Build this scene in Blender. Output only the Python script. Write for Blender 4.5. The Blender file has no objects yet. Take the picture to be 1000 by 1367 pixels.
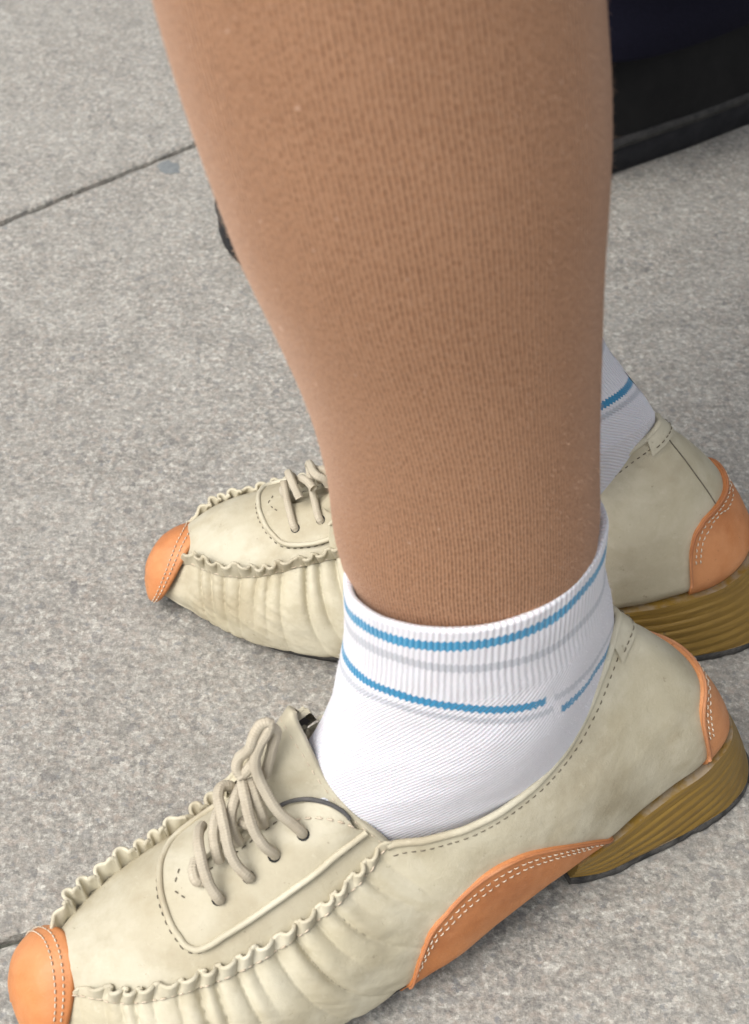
import bpy, math, random
import numpy as np

sc = bpy.context.scene
COL = sc.collection
# ------------------------------------------------------------------ camera
CAM_H, CAM_PITCH, CAM_F = 0.447, 43.0, 2000.0       # metres, degrees down, focal length in pixels of the 1367 px high photo
cd_ = bpy.data.cameras.new('camera')
cam = bpy.data.objects.new('camera', cd_); COL.objects.link(cam)
cam.location = (0, 0, CAM_H); cam.rotation_euler = (math.radians(90 - CAM_PITCH), 0, 0)
cd_.sensor_fit = 'VERTICAL'; cd_.sensor_height = 36; cd_.sensor_width = 36
cd_.lens = CAM_F/1367*36; cd_.clip_start = .02; cd_.clip_end = 500
cd_.dof.use_dof = True; cd_.dof.focus_distance = .53; cd_.dof.aperture_fstop = 20
sc.camera = cam
# ------------------------------------------------------------------ sky and sun (bright overcast, light from the upper left)
SUN_EL, SUN_AZ = 54.0, 220.0        # elevation; direction towards the sun, degrees counted from +x
w = bpy.data.worlds.new('World'); sc.world = w; w.use_nodes = True
nt = w.node_tree; nt.nodes.clear()
sky = nt.nodes.new('ShaderNodeTexSky'); sky.sky_type = 'NISHITA'; sky.sun_disc = False
sky.sun_elevation = math.radians(SUN_EL); sky.sun_rotation = math.radians(90 - SUN_AZ)
sky.air_density = 1.0; sky.dust_density = 6.0; sky.ozone_density = 1.0
hs = nt.nodes.new('ShaderNodeHueSaturation'); hs.inputs['Saturation'].default_value = .30
bg = nt.nodes.new('ShaderNodeBackground'); bg.inputs[1].default_value = .15
wo = nt.nodes.new('ShaderNodeOutputWorld')
nt.links.new(sky.outputs[0], hs.inputs['Color']); nt.links.new(hs.outputs[0], bg.inputs[0]); nt.links.new(bg.outputs[0], wo.inputs[0])
sl = bpy.data.lights.new('sun', 'SUN'); sl.energy = 1.35; sl.angle = math.radians(42); sl.color = (1, .975, .93)
sun = bpy.data.objects.new('sun', sl); COL.objects.link(sun); sun.location = (-2, 2, 4)
sun.rotation_euler = (math.radians(90 - SUN_EL), 0, math.radians(SUN_AZ + 90))
sc.view_settings.view_transform = 'Standard'; sc.view_settings.look = 'None'
sc.view_settings.exposure = .46; sc.view_settings.gamma = 1; sc.view_settings.use_curve_mapping = False
sc.render.engine = 'CYCLES'

# ------------------------------------------------------------------ numeric helpers
def A(x): return np.array(x, dtype=float)

def hermite(P, knots=None):
    """smooth curve through the rows of P; returns f(array of u in 0..1)"""
    P = A(P)
    if knots is None:
        d = np.linalg.norm(np.diff(P[:, :3], axis=0), axis=1)
        knots = np.concatenate([[0], np.cumsum(np.maximum(d, 1e-6))])
    k = A(knots); k = (k - k[0]) / (k[-1] - k[0])
    h = np.diff(k); s = np.diff(P, axis=0) / h[:, None]
    m = np.zeros_like(P); m[0] = s[0]; m[-1] = s[-1]
    w1 = h[1:, None]; w0 = h[:-1, None]
    m[1:-1] = (s[:-1] * w1 + s[1:] * w0) / (w0 + w1)
    def f(u):
        u = np.clip(np.atleast_1d(A(u)), 0, 1)
        i = np.clip(np.searchsorted(k, u, side='right') - 1, 0, len(k) - 2)
        t = ((u - k[i]) / h[i])[:, None]; hh = h[i][:, None]
        return ((2*t**3 - 3*t**2 + 1) * P[i] + (t**3 - 2*t**2 + t) * hh * m[i]
                + (-2*t**3 + 3*t**2) * P[i+1] + (t**3 - t**2) * hh * m[i+1])
    f.k = k
    return f

def sstep(a, b, x):
    t = np.clip((x - a) / (b - a), 0, 1); return t*t*(3 - 2*t)

_rng = np.random.RandomState(7)
def noise1(x, seed=0, octaves=2):
    x = A(x); out = np.zeros_like(x); amp = 1.0
    for o in range(octaves):
        r = np.random.RandomState(seed*31 + o).rand(512)*2 - 1
        xi = np.floor(x*2**o).astype(int); t = x*2**o - xi; t = t*t*(3-2*t)
        out += amp*(r[xi % 512]*(1-t) + r[(xi+1) % 512]*t); amp *= .5
    return out

def noise2(x, y, seed=0, octaves=3):
    x = A(x); y = A(y); out = np.zeros(np.broadcast(x, y).shape); amp = 1.0; tot = 0
    for o in range(octaves):
        r = np.random.RandomState(seed*17 + o + 1).rand(128, 128)*2 - 1
        X = x*2**o; Y = y*2**o
        xi = np.floor(X).astype(int); yi = np.floor(Y).astype(int)
        tx = X - xi; ty = Y - yi; tx = tx*tx*(3-2*tx); ty = ty*ty*(3-2*ty)
        g = lambda a, b: r[(xi+a) % 128, (yi+b) % 128]
        out += amp*((g(0,0)*(1-tx) + g(1,0)*tx)*(1-ty) + (g(0,1)*(1-tx) + g(1,1)*tx)*ty)
        tot += amp; amp *= .5
    return out/tot

def grid_normals(P):
    du = np.gradient(P, axis=0); dv = np.gradient(P, axis=1)
    n = np.cross(du, dv); l = np.linalg.norm(n, axis=2, keepdims=True)
    return n / np.maximum(l, 1e-12)

# ------------------------------------------------------------------ the shoe's last
# station: feather line F (s,t,z), top line T (s,t,z), outward bulge of the wall between them
WALL = A([
 (.2740,.014,.008, .2720,.011,.022, .003),
 (.262,.028,.006, .2635,.0175,.0275, .004),
 (.248,.040,.005, .250,.0296,.033, .005),
 (.225,.0495,.005, .2249,.0376,.040, .006),
 (.200,.0510,.006, .2004,.0368,.045, .006),
 (.1840,.0500,.006, .1872,.0349,.050, .006),
 (.1680,.0487,.008, .1718,.0309,.057, .005),
 (.1600,.0475,.009, .1660,.0288,.0612, .005),
 (.1490,.0460,.010, .1534,.0317,.0620, .004),
 (.1327,.0422,.014, .1364,.0335,.0630, .004),
 (.1147,.0388,.018, .1204,.0322,.0670, .004),
 (.0984,.0354,.020, .1056,.0283,.0740, .005),
 (.0830,.0329,.022, .0937,.0221,.0830, .006),
 (.0696,.0298,.024, .0859,.0164,.0910, .007),
 (.0574,.0283,.028, .0800,.0112,.0970, .007),
 (.0430,.0264,.032, .0766,.0075,.1000, .007),
 (.0318,.0210,.0365, .0752,.0058,.1010, .0065),
 (.0268,.0020,.037, .0745,.0035,.1012, .005),
 (.0340,-.014,.036, .0755,.0010,.1010, .004),
 (.0441,-.022,.034, .0770,-.001,.1000, .0042),
 (.0574,-.0265,.032, .0806,-.0035,.0975, .0048),
 (.0700,-.0290,.030, .0868,-.0065,.0940, .0055),
 (.0865,-.0310,.029, .0960,-.0100,.0870, .006),
 (.1000,-.0320,.026, .1060,-.0135,.0800, .005),
 (.118,-.0330,.022, .1200,-.0165,.0740, .004),
 (.136,-.0340,.016, .1360,-.0185,.0710, .004),
 (.153,-.0350,.011, .1520,-.0190,.0710, .004),
 (.168,-.0360,.008, .1670,-.0190,.0700, .005),
 (.184,-.0360,.006, .1830,-.0180,.0610, .006),
 (.2012,-.0345,.006, .2000,-.0165,.0505, .006),
 (.2229,-.0300,.005, .2180,-.0160,.0440, .006),
 (.2400,-.0250,.005, .2360,-.0155,.0370, .005),
 (.2500,-.0215,.005, .2486,-.0130,.0325, .004),
 (.2620,-.0170,.006, .2610,-.0075,.0285, .004),
 (.2740,-.0090,.008, .2710,-.0020,.0220, .003),
])
_dF = np.linalg.norm(np.diff(WALL[:, :3], axis=0), axis=1); _dT = np.linalg.norm(np.diff(WALL[:, 3:6], axis=0), axis=1)
WK = np.concatenate([[0], np.cumsum(.5*_dF + .5*_dT)])
wall_f = hermite(WALL, WK)
NLAT = 17
U_HEEL = wall_f.k[17]; U_COLLAR = wall_f.k[7]; U_COLLAR2 = wall_f.k[27]
def u_of_T(s, side):
    """u of the top line at station s, side +1 lateral / -1 medial"""
    us = np.linspace(0, U_HEEL, 800) if side > 0 else np.linspace(U_HEEL, 1, 800)
    T = wall_f(us)[:, 3]
    return float(us[np.argmin(np.abs(T - s))])
# arc length of top line -> gather phase
_uu = np.linspace(0, 1, 3000); _TT = wall_f(_uu)[:, 3:6]
_arc = np.concatenate([[0], np.cumsum(np.linalg.norm(np.diff(_TT, axis=0), axis=1))])
def gather_phase(u):
    a = np.interp(u, _uu, _arc)
    return a/.0066 + .35*noise1(a/.012, 3, 2) + .12*noise1(a/.0045, 5, 1)
def gather_amp(u):
    l = sstep(u_of_T(.266, 1), u_of_T(.255, 1), u)*(1 - sstep(u_of_T(.178, 1), u_of_T(.163, 1), u))
    m = sstep(u_of_T(.180, -1), u_of_T(.192, -1), u)*(1 - sstep(u_of_T(.257, -1), u_of_T(.266, -1), u))
    return l + m

def wall_base(u, v):
    """u: (n,) v: (m,) -> (n,m,3) smooth wall, before any wrinkle"""
    u = np.atleast_1d(A(u)); v = np.atleast_1d(A(v))
    W = wall_f(u); F = W[:, None, :3]; T = W[:, None, 3:6]; b = W[:, None, 6:7]
    # outward direction in plan
    e = 1e-3
    tan = (wall_f(np.clip(u+e, 0, 1))[:, :2] - wall_f(np.clip(u-e, 0, 1))[:, :2])
    tan /= np.linalg.norm(tan, axis=1, keepdims=True) + 1e-9
    out = np.stack([-tan[:, 1], tan[:, 0], 0*tan[:, 0]], 1)          # loop runs lateral->heel->medial
    c = np.array([.14, .005])
    sgn = np.sign(np.sum(out[:, :2]*(W[:, :2]-c), axis=1)); out *= sgn[:, None]
    out = out[:, None, :]
    vv = v[None, :, None]
    mid = (F+T)/2 + out*b*2 + A([0, 0, .15])*b*2
    P = (1-vv)**2*F + 2*vv*(1-vv)*mid + vv**2*T
    # tuck the very bottom under
    tuck = np.clip(1 - vv/.12, 0, 1)**2
    P = P - out*tuck*.004
    return P

def wall_disp(u, v):
    """gathers, slack and creases of the side leather, along the normal"""
    U, V = np.meshgrid(u, v, indexing='ij')
    down = 1 - V
    # the folds sweep backwards as they go down, more so towards the heel
    lat = U < U_HEEL
    Tu = np.interp(U, _uu, _TT[:, 0])
    back = np.clip((.235 - Tu)/.07, 0, 1)
    sweep = np.where(lat, -1, 1)*(.004 + .030*back**1.6)*down**1.1 / (_arc[-1])
    ph = gather_phase(np.clip(U + sweep, 0, 1))
    am = gather_amp(np.clip(U + sweep*.9, 0, 1))
    n = np.floor(ph)
    r = np.random.RandomState(11).rand(400)
    ln = .30 + .65*r[(n.astype(int)) % 400]                          # each fold has its own length
    nb = .30 + .65*r[(n.astype(int)+1) % 400]
    fr = ph - n; ll = ln*(1-fr) + nb*fr
    fade = np.exp(-(down/ll)**1.7*1.4)
    fade *= 1 - .8*sstep(.06, 0, down)*0
    w = np.abs(np.sin(np.pi*ph))                                     # sharp valleys, round ridges
    w = w**.6
    vr = .45 + 1.1*r[(n.astype(int)*3 + 7) % 400]; vr2 = .45 + 1.1*r[(n.astype(int)*3 + 10) % 400]; vr = vr*(1-fr) + vr2*fr
    d = vr*(-.0027*am*fade*(1 - w) + .0005*am*fade*w)
    # slack folds further down
    d += .0008*noise2(Tu*60 + down*2, down*3 + 5, 4, 3) + .00035*am*noise2(Tu*260 + down*14, down*5, 14, 3)
    # soft dents of the counter
    d += .0010*noise2(Tu*38 + 3, down*1.8, 9, 2)*(1 - am)*sstep(0, .2, V)*sstep(1, .85, V)
    return d

def wall_surface(u, v, lift=0.0, wr=1.0):
    P = wall_base(u, v); n = grid_normals(P)
    c = A([.14, .005, .03]); s = np.sign(np.mean(np.sum(n*(P-c), axis=2)))
    n = n*s
    return P + n*(wall_disp(u, v)[..., None]*wr + lift), n

# ------------------------------------------------------------------ apron (the top of the forefoot)
AP_L = hermite([(.2720,.011,.022), (.2635,.0175,.0275), (.250,.0296,.033), (.2249,.0376,.040), (.2004,.0368,.045), (.1872,.0349,.050), (.1718,.0309,.057), (.1660,.0288,.0612)])
AP_M = hermite([(.2710,-.0020,.0220), (.2610,-.0075,.0285), (.2486,-.0130,.0325), (.2360,-.0155,.0370), (.2180,-.0160,.0440), (.2000,-.0165,.0505), (.1830,-.0180,.0610), (.1720,-.0190,.0680)])
def s_param(f, s):
    us = np.linspace(0, 1, 600); S = f(us)[:, 0]
    return np.interp(-A(s), -S, us)
def rise(s):
    return np.interp(s, [.166, .18, .19, .20, .215, .235, .25, .265, .272], [.0165, .0165, .0160, .0150, .0125, .0095, .0075, .0055, .003])
def apron(p, q):
    """p 0 (toe) .. 1 (instep), q 0 lateral .. 1 medial, same-shape arrays"""
    p = A(p); q = A(q); sh = np.broadcast(p, q).shape
    p = np.broadcast_to(p, sh).ravel(); q = np.broadcast_to(q, sh).ravel()
    s = .270 + (.167 - .270)*p
    L = AP_L(s_param(AP_L, s)); M = AP_M(s_param(AP_M, s))
    x = 2*q - 1
    h = (1 - np.abs(x)**2.3)*rise(s)
    P = L*(1-q)[:, None] + M*q[:, None]
    P[:, 2] += h
    P[:, 0] += .004*(1-x**2)*sstep(0, .3, p)
    return P.reshape(sh + (3,))
def apron_n(p, q, e=2e-3):
    n = np.cross(apron(p+e, q) - apron(p-e, q), apron(p, q+e) - apron(p, q-e))
    n = n/np.maximum(np.linalg.norm(n, axis=-1, keepdims=True), 1e-12)
    return n*np.sign(n[..., 2:3])

# ------------------------------------------------------------------ ankle: sock surface (shoe coordinates)
SOCK = hermite([  # z, s_back, s_front, t_centre, half width
 (.1480, .0872, .1650, .0030, .0285), (.1380, .0868, .1652, .0030, .0288), (.1300, .0860, .1655, .0030, .0290),
 (.1200, .0825, .1665, .0030, .0296), (.1100, .0790, .1690, .0032, .0303), (.1000, .0768, .1715, .0040, .0308),
 (.0920, .0752, .1755, .0048, .0298), (.0800, .0715, .1830, .0052, .0280), (.0680, .0640, .1920, .0056, .0255),
 (.0560, .0570, .2000, .0060, .0230), (.0480, .0560, .2060, .0060, .0215)])
_SK = np.linspace(0, 1, 400); _SZ = SOCK(_SK)[:, 0]
def sock_surface(ang, w, off=0.0):
    """ang: 0 front, +90 lateral; w 0 cuff .. 1 bottom"""
    k = A(w)*.92 + .0
    R = SOCK(k)
    ang = A(ang)
    x = np.cos(ang)[:, None]; y = np.sin(ang)[:, None]
    c = (R[:, 1] + R[:, 2])/2; hs = (R[:, 2] - R[:, 1])/2 + off; hw = R[:, 4] + off
    z = R[:, 0]
    low = sstep(.13, .095, z)
    egg = 1 - (.18 + .50*low)*np.clip(-x, 0, 1)**2
    frontp = 1 - (.12 + .22*low)*np.clip(x, 0, 1)**2
    s = c + hs*np.sign(x)*np.abs(x)**.97
    t = R[:, 3] + hw*y*egg*frontp
    tilt = -.0025*x + .0015 + .002*sstep(-.2, -.6, x)
    zz = z + tilt*sstep(.085, .135, z)
    return np.stack([s, t, zz], 2)

# ------------------------------------------------------------------ materials
class NT:
    def __init__(s, name):
        s.m = bpy.data.materials.new(name); s.m.use_nodes = True
        s.t = s.m.node_tree; s.t.nodes.clear()
        s.out = s.n('ShaderNodeOutputMaterial'); s.b = s.n('ShaderNodeBsdfPrincipled')
        s.l(s.b.outputs[0], s.out.inputs[0])
    def n(s, t, **k):
        x = s.t.nodes.new(t)
        for a, v in k.items(): setattr(x, a, v)
        return x
    def l(s, a, b): s.t.links.new(a, b)
    def set(s, node, key, v):
        if hasattr(v, 'is_linked') or isinstance(v, bpy.types.NodeSocket): s.l(v, node.inputs[key])
        else: node.inputs[key].default_value = v
    def math(s, op, a, b=0.0, c=0.0):
        x = s.n('ShaderNodeMath', operation=op)
        s.set(x, 0, a); s.set(x, 1, b); s.set(x, 2, c)
        return x.outputs[0]
    def coord(s, which='Object'): return s.n('ShaderNodeTexCoord').outputs[which]
    def uv(s, name='UVMap'): return s.n('ShaderNodeUVMap', uv_map=name).outputs[0]
    def attr(s, name): return s.n('ShaderNodeAttribute', attribute_name=name).outputs['Fac']
    def mapping(s, v, scale): 
        x = s.n('ShaderNodeMapping'); s.l(v, x.inputs[0]); x.inputs['Scale'].default_value = scale; return x.outputs[0]
    def noise(s, vec, scale, detail=2, rough=.5, out='Fac', dist=0):
        x = s.n('ShaderNodeTexNoise'); s.l(vec, x.inputs['Vector'])
        x.inputs['Scale'].default_value = scale; x.inputs['Detail'].default_value = detail
        x.inputs['Roughness'].default_value = rough; x.inputs['Distortion'].default_value = dist
        return x.outputs[out]
    def voro(s, vec, scale, feature='F1', out='Color', rnd=1):
        x = s.n('ShaderNodeTexVoronoi', feature=feature); s.l(vec, x.inputs['Vector'])
        x.inputs['Scale'].default_value = scale; x.inputs['Randomness'].default_value = rnd
        return x.outputs[out]
    def ramp(s, fac, stops, interp='LINEAR'):
        x = s.n('ShaderNodeValToRGB'); s.l(fac, x.inputs[0]); cr = x.color_ramp; cr.interpolation = interp
        while len(cr.elements) > 1: cr.elements.remove(cr.elements[-1])
        for i, (p, c) in enumerate(stops):
            e = cr.elements[0] if i == 0 else cr.elements.new(p)
            e.position = p; e.color = (c if len(c) == 4 else (*c, 1)) if not isinstance(c, float) else (c, c, c, 1)
        return x.outputs[0]
    def mix(s, fac, a, b, blend='MIX'):
        x = s.n('ShaderNodeMix', data_type='RGBA', blend_type=blend)
        s.set(x, 0, fac); s.set(x, 6, a); s.set(x, 7, b); return x.outputs[2]
    def mrange(s, v, a, b, c, d, smooth=False):
        x = s.n('ShaderNodeMapRange'); 
        if smooth: x.interpolation_type = 'SMOOTHSTEP'
        s.l(v, x.inputs[0])
        for i, q in enumerate((a, b, c, d)): x.inputs[i+1].default_value = q
        return x.outputs[0]
    def bump(s, h, strength, dist, prev=None):
        x = s.n('ShaderNodeBump'); s.l(h, x.inputs['Height']); x.inputs['Strength'].default_value = strength
        x.inputs['Distance'].default_value = dist
        if prev is not None: s.l(prev, x.inputs['Normal'])
        return x.outputs[0]
    def fin(s, color, rough, normal=None, **k):
        s.set(s.b, 'Base Color', color); s.set(s.b, 'Roughness', rough)
        if normal is not None: s.l(normal, s.b.inputs['Normal'])
        for a, v in k.items(): s.set(s.b, a.replace('_', ' '), v)
        return s.m
def C4(r, g, b): return (r, g, b, 1)

def mat_granite():
    g = NT('flamed_granite'); o = g.coord()
    warp = g.n('ShaderNodeVectorMath', operation='MULTIPLY_ADD'); g.l(g.noise(o, 520, 3, .6, 'Color'), warp.inputs[0])
    warp.inputs[1].default_value = (.0042, .0042, .0042); g.l(o, warp.inputs[2]); v = warp.outputs[0]
    def sepr(c):
        x = g.n('ShaderNodeSeparateColor'); g.l(c, x.inputs[0]); return x.outputs
    a = sepr(g.voro(v, 330)); b = sepr(g.voro(v, 700)); d = sepr(g.voro(v, 210))
    grain = g.ramp(a[0], [(0, C4(.07,.07,.073)), (.14, C4(.17,.165,.165)), (.28, C4(.27,.25,.235)), (.50, C4(.33,.285,.255)), (.66, C4(.34,.34,.335)), (.84, C4(.47,.465,.45)), (1, C4(.70,.69,.67))], 'LINEAR')
    fine = g.ramp(b[1], [(0, C4(.09,.09,.095)), (.25, C4(.22,.21,.205)), (.6, C4(.32,.295,.28)), (1, C4(.54,.53,.52))])
    big = g.ramp(d[2], [(0, C4(.18,.18,.185)), (.5, C4(.31,.275,.255)), (1, C4(.42,.415,.40))])
    col = g.mix(.36, grain, fine); col = g.mix(.10, col, big)
    gn = g.noise(o, 430, 4, .72); gc = g.noise(o, 300, 2, .5)
    sand = g.ramp(gn, [(.36, C4(.035,.034,.034)), (.44, C4(.16,.155,.145)), (.51, C4(.33,.31,.28)), (.57, C4(.48,.465,.43)), (.66, C4(.95,.94,.90))])
    sand = g.mix(g.mrange(gc, .5, .68, 0, .5), sand, C4(.45,.33,.265))
    col = g.mix(.52, col, sand)
    # dark biotite flecks and bluish specks
    fl = g.mrange(a[2], .955, .965, 0, 1); col = g.mix(g.math('MULTIPLY', fl, .55), col, C4(.09,.09,.10))
    f2 = g.mrange(b[0], .965, .97, 0, 1); col = g.mix(g.math('MULTIPLY', f2, .5), col, C4(.13,.15,.19))
    # pale worn mottling and grime
    m = g.noise(o, 14, 4, .6); col = g.mix(g.mrange(m, .40, .7, 0, .22), col, C4(.50,.495,.48))
    m2 = g.noise(o, 70, 3, .65); col = g.mix(g.mrange(m2, .46, .70, 0, .45), col, C4(.16,.15,.135))
    m3 = g.noise(o, 3.2, 3, .5); col = g.mix(g.mrange(m3, .3, .7, .12, 0), col, C4(.20,.19,.175))
    col = g.mix(.10, col, C4(.085,.080,.074))
    col = g.mix(1.0, col, C4(.88,.868,.805), 'MULTIPLY')
    pn = g.noise(o, 1300, 3, .7)
    col = g.mix(.12, col, g.ramp(pn, [(.3, C4(.12,.12,.12)), (.7, C4(.8,.8,.79))]))
    h1 = g.noise(o, 240, 4, .62); h2 = g.noise(o, 60, 2, .5)
    hh = g.math('ADD', g.math('MULTIPLY', h1, .7), g.math('MULTIPLY', a[1], .35)); hh = g.math('ADD', hh, g.math('MULTIPLY', h2, 1.2))
    nb = g.bump(hh, .9, .0014)
    rr = g.mrange(a[1], 0, 1, .55, .85)
    return g.fin(col, rr, nb, Specular_IOR_Level=.4)

def mat_joint():
    g = NT('joint_dirt'); o = g.coord()
    c = g.ramp(g.noise(o, 300, 3, .6), [(.3, C4(.025,.028,.02)), (.7, C4(.09,.09,.075))])
    return g.fin(c, .95, g.bump(g.noise(o, 500, 3), .8, .001))

def mat_leather(name, base, stain, pale, rough=.62, seed=0.0, mott=1.0, bump=.35):
    g = NT(name); o = g.coord()
    off = g.n('ShaderNodeVectorMath', operation='ADD'); g.l(o, off.inputs[0]); off.inputs[1].default_value = (seed, seed*.7, 0); o = off.outputs[0]
    n1 = g.noise(o, 24, 4, .58, dist=.6); n2 = g.noise(o, 75, 4, .6); n3 = g.noise(o, 900, 2, .6)
    col = g.mix(g.mrange(n1, .38, .66, 0, .8*mott, True), C4(*base), C4(*pale))
    st = g.noise(o, 15, 5, .62, dist=.4)
    col = g.mix(g.mrange(st, .48, .72, 0, .8*mott, True), col, C4(*stain))
    col = g.mix(g.mrange(n2, .48, .75, 0, .45*mott), col, C4(*stain))
    col = g.mix(g.mrange(n3, .25, .75, .07, 0), col, C4(*[x*.55 for x in base]))
    vg = g.n('ShaderNodeTexVoronoi', feature='DISTANCE_TO_EDGE'); g.l(o, vg.inputs['Vector']); vg.inputs['Scale'].default_value = 1500
    nb = g.bump(g.mrange(vg.outputs[0], 0, .12, 0, 1), bump*.35, .00025)
    nb = g.bump(g.noise(o, 420, 4, .65), bump, .0005, nb)
    nb = g.bump(g.noise(o, 95, 3, .55), bump*.7, .0012, nb)
    rd = g.math('ABSOLUTE', g.math('SUBTRACT', g.noise(o, 130, 4, .6, dist=1.2), .5))
    nb = g.bump(g.mrange(rd, 0, .05, 0, 1), bump*.28, .0006, nb)
    wear = g.mrange(g.noise(o, 210, 4, .75), .60, .72, 0, .16); col = g.mix(wear, col, C4(*[min(1, x*1.25+.03) for x in pale]))
    spk = g.mrange(g.noise(o, 330, 3, .7), .68, .74, 0, .4); col = g.mix(spk, col, C4(*[x*.45 for x in stain]))
    rr = g.mrange(n2, .3, .7, rough-.08, rough+.12)
    return g.fin(col, rr, nb, Specular_IOR_Level=.35)

def mat_knit_leg():
    g = NT('tan_ribbed_tights'); uv = g.uv()      # uv in metres along / around the leg
    sx = g.n('ShaderNodeSeparateXYZ'); g.l(uv, sx.inputs[0]); X, Y = sx.outputs[0], sx.outputs[1]
    wob = g.noise(g.mapping(uv, (1, .25, 1)), 260, 2, .5)
    wob2 = g.noise(uv, 45, 2, .5)
    ph = g.math('ADD', g.math('MULTIPLY', X, 2*math.pi/.00122), g.math('ADD', g.math('MULTIPLY', wob, 2.2), g.math('MULTIPLY', wob2, 3.0)))
    rib = g.math('MULTIPLY_ADD', g.math('SINE', ph), .5, .5)
    dash = g.noise(g.mapping(uv, (1, .50, 1)), 1900, 2, .5)      # gaps between stitches, drawn out along the leg
    dk = g.math('MULTIPLY', g.mrange(rib, .0, .55, 1, 0, True), g.mrange(dash, .42, .60, .10, 1, True))
    slub = g.noise(g.mapping(uv, (1, .5, 1)), 1500, 2, .7)
    tone = g.noise(uv, 22, 3, .55)
    c = g.mix(g.mrange(tone, .3, .7, 0, 1), C4(.290,.150,.083), C4(.325,.172,.097))
    c = g.mix(g.mrange(slub, .35, .70, 0, .55), c, C4(.47,.285,.18))
    c = g.mix(g.math('MULTIPLY', dk, .82), c, C4(.075,.031,.016))
    nep = g.noise(uv, 420, 1, .5); c = g.mix(g.mrange(nep, .74, .80, 0, .6), c, C4(.62,.42,.31))
    h = g.math('SUBTRACT', g.math('MULTIPLY', rib, .8), g.math('MULTIPLY', dk, .5)); h = g.math('ADD', h, g.math('MULTIPLY', slub, .5))
    nb = g.bump(h, .45, .0005)
    return g.fin(c, .95, nb, Specular_IOR_Level=.12, Sheen_Weight=.42, Sheen_Roughness=.34, Sheen_Tint=C4(1,.74,.60))

def mat_sock():
    g = NT('white_sock_knit'); uv = g.uv()
    sx = g.n('ShaderNodeSeparateXYZ'); g.l(uv, sx.inputs[0]); X, V = sx.outputs[0], sx.outputs[1]   # X metres round, V mm from the cuff edge
    b1 = g.attr('cuff_mm'); g1 = g.attr('grey_mm'); b2 = g.attr('blue_mm'); seam = g.attr('seam_side')
    ribn = g.noise(g.mapping(uv, (1, .001, 1)), 500, 1, .5)
    ribph = g.math('ADD', g.math('MULTIPLY', X, 2*math.pi/.00175), g.math('MULTIPLY', ribn, 1.5))
    rib = g.math('MULTIPLY_ADD', g.math('SINE', ribph), .5, .5)
    jag = g.math('ADD', g.math('MULTIPLY', rib, .7), g.math('MULTIPLY', g.noise(g.mapping(uv, (1, .0002, 1)), 1600, 1), .8))
    def band(v, lo, hi, soft=.25):
        v = g.math('ADD', v, g.math('SUBTRACT', jag, .75))
        return g.math('MULTIPLY', g.mrange(v, lo-soft, lo+soft, 0, 1, True), g.mrange(v, hi-soft, hi+soft, 1, 0, True))
    white = g.mix(g.mrange(g.noise(uv, 30, 2), .3, .7, 0, 1), C4(.60,.595,.64), C4(.66,.655,.69))
    low = g.mrange(b1, 26, 32, 0, 1)
    # cuff rib shows as grey lines, the foot as fine slanting twill
    ribdk = g.math('MULTIPLY', g.mrange(rib, 0, .35, 1, 0, True), g.math('SUBTRACT', 1.0, low))
    tw = g.math('SINE', g.math('ADD', g.math('MULTIPLY', X, 2*math.pi/.0016), g.math('MULTIPLY', V, 2*math.pi/1.9)))
    tw = g.math('MULTIPLY_ADD', tw, .5, .5)
    twdk = g.math('MULTIPLY', g.mrange(tw, 0, .5, 1, 0, True), g.mrange(b1, 29, 44, 0, 1))
    c = g.mix(g.math('MULTIPLY', ribdk, .18), white, C4(.50,.51,.56))
    c = g.mix(g.math('MULTIPLY', twdk, .26), c, C4(.50,.47,.55))
    nfine = g.noise(g.mapping(uv, (1, .001, 1)), 1400, 2, .6)
    c = g.mix(g.mrange(nfine, .3, .7, .12, 0), c, C4(.55,.55,.60))
    blue = C4(.022,.205,.38); grey = C4(.40,.415,.46)
    c = g.mix(g.math('MULTIPLY', band(g1, -1.6, 1.6, .5), .85), c, grey)
    left = g.math('SUBTRACT', 1.0, seam)
    gl = g.math('MULTIPLY', band(b2, 3.6, 5.9, .5), left); gr = g.math('MULTIPLY', band(b2, -7.6, -4.9, .5), seam)
    c = g.mix(g.math('MULTIPLY', g.math('ADD', gl, gr), .85), c, grey)
    gap = g.attr('gap_mask')
    c = g.mix(g.math('MULTIPLY', band(b2, -1.5, 1.5), gap), c, blue)
    c = g.mix(band(b1, 3.4, 6.9), c, g.mix(g.mrange(rib, 0, .6, .35, 0), blue, C4(.20,.45,.62)))
    h = g.math('ADD', g.math('MULTIPLY', rib, g.math('SUBTRACT', 1.0, low)), g.math('MULTIPLY', tw, g.math('MULTIPLY', low, .6)))
    h = g.math('ADD', h, g.math('MULTIPLY', nfine, .6))
    nb = g.bump(h, .5, .0005)
    return g.fin(c, .95, nb, Specular_IOR_Level=.1, Sheen_Weight=.35, Sheen_Roughness=.5, Subsurface_Weight=.08, Subsurface_Scale=.004)

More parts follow.
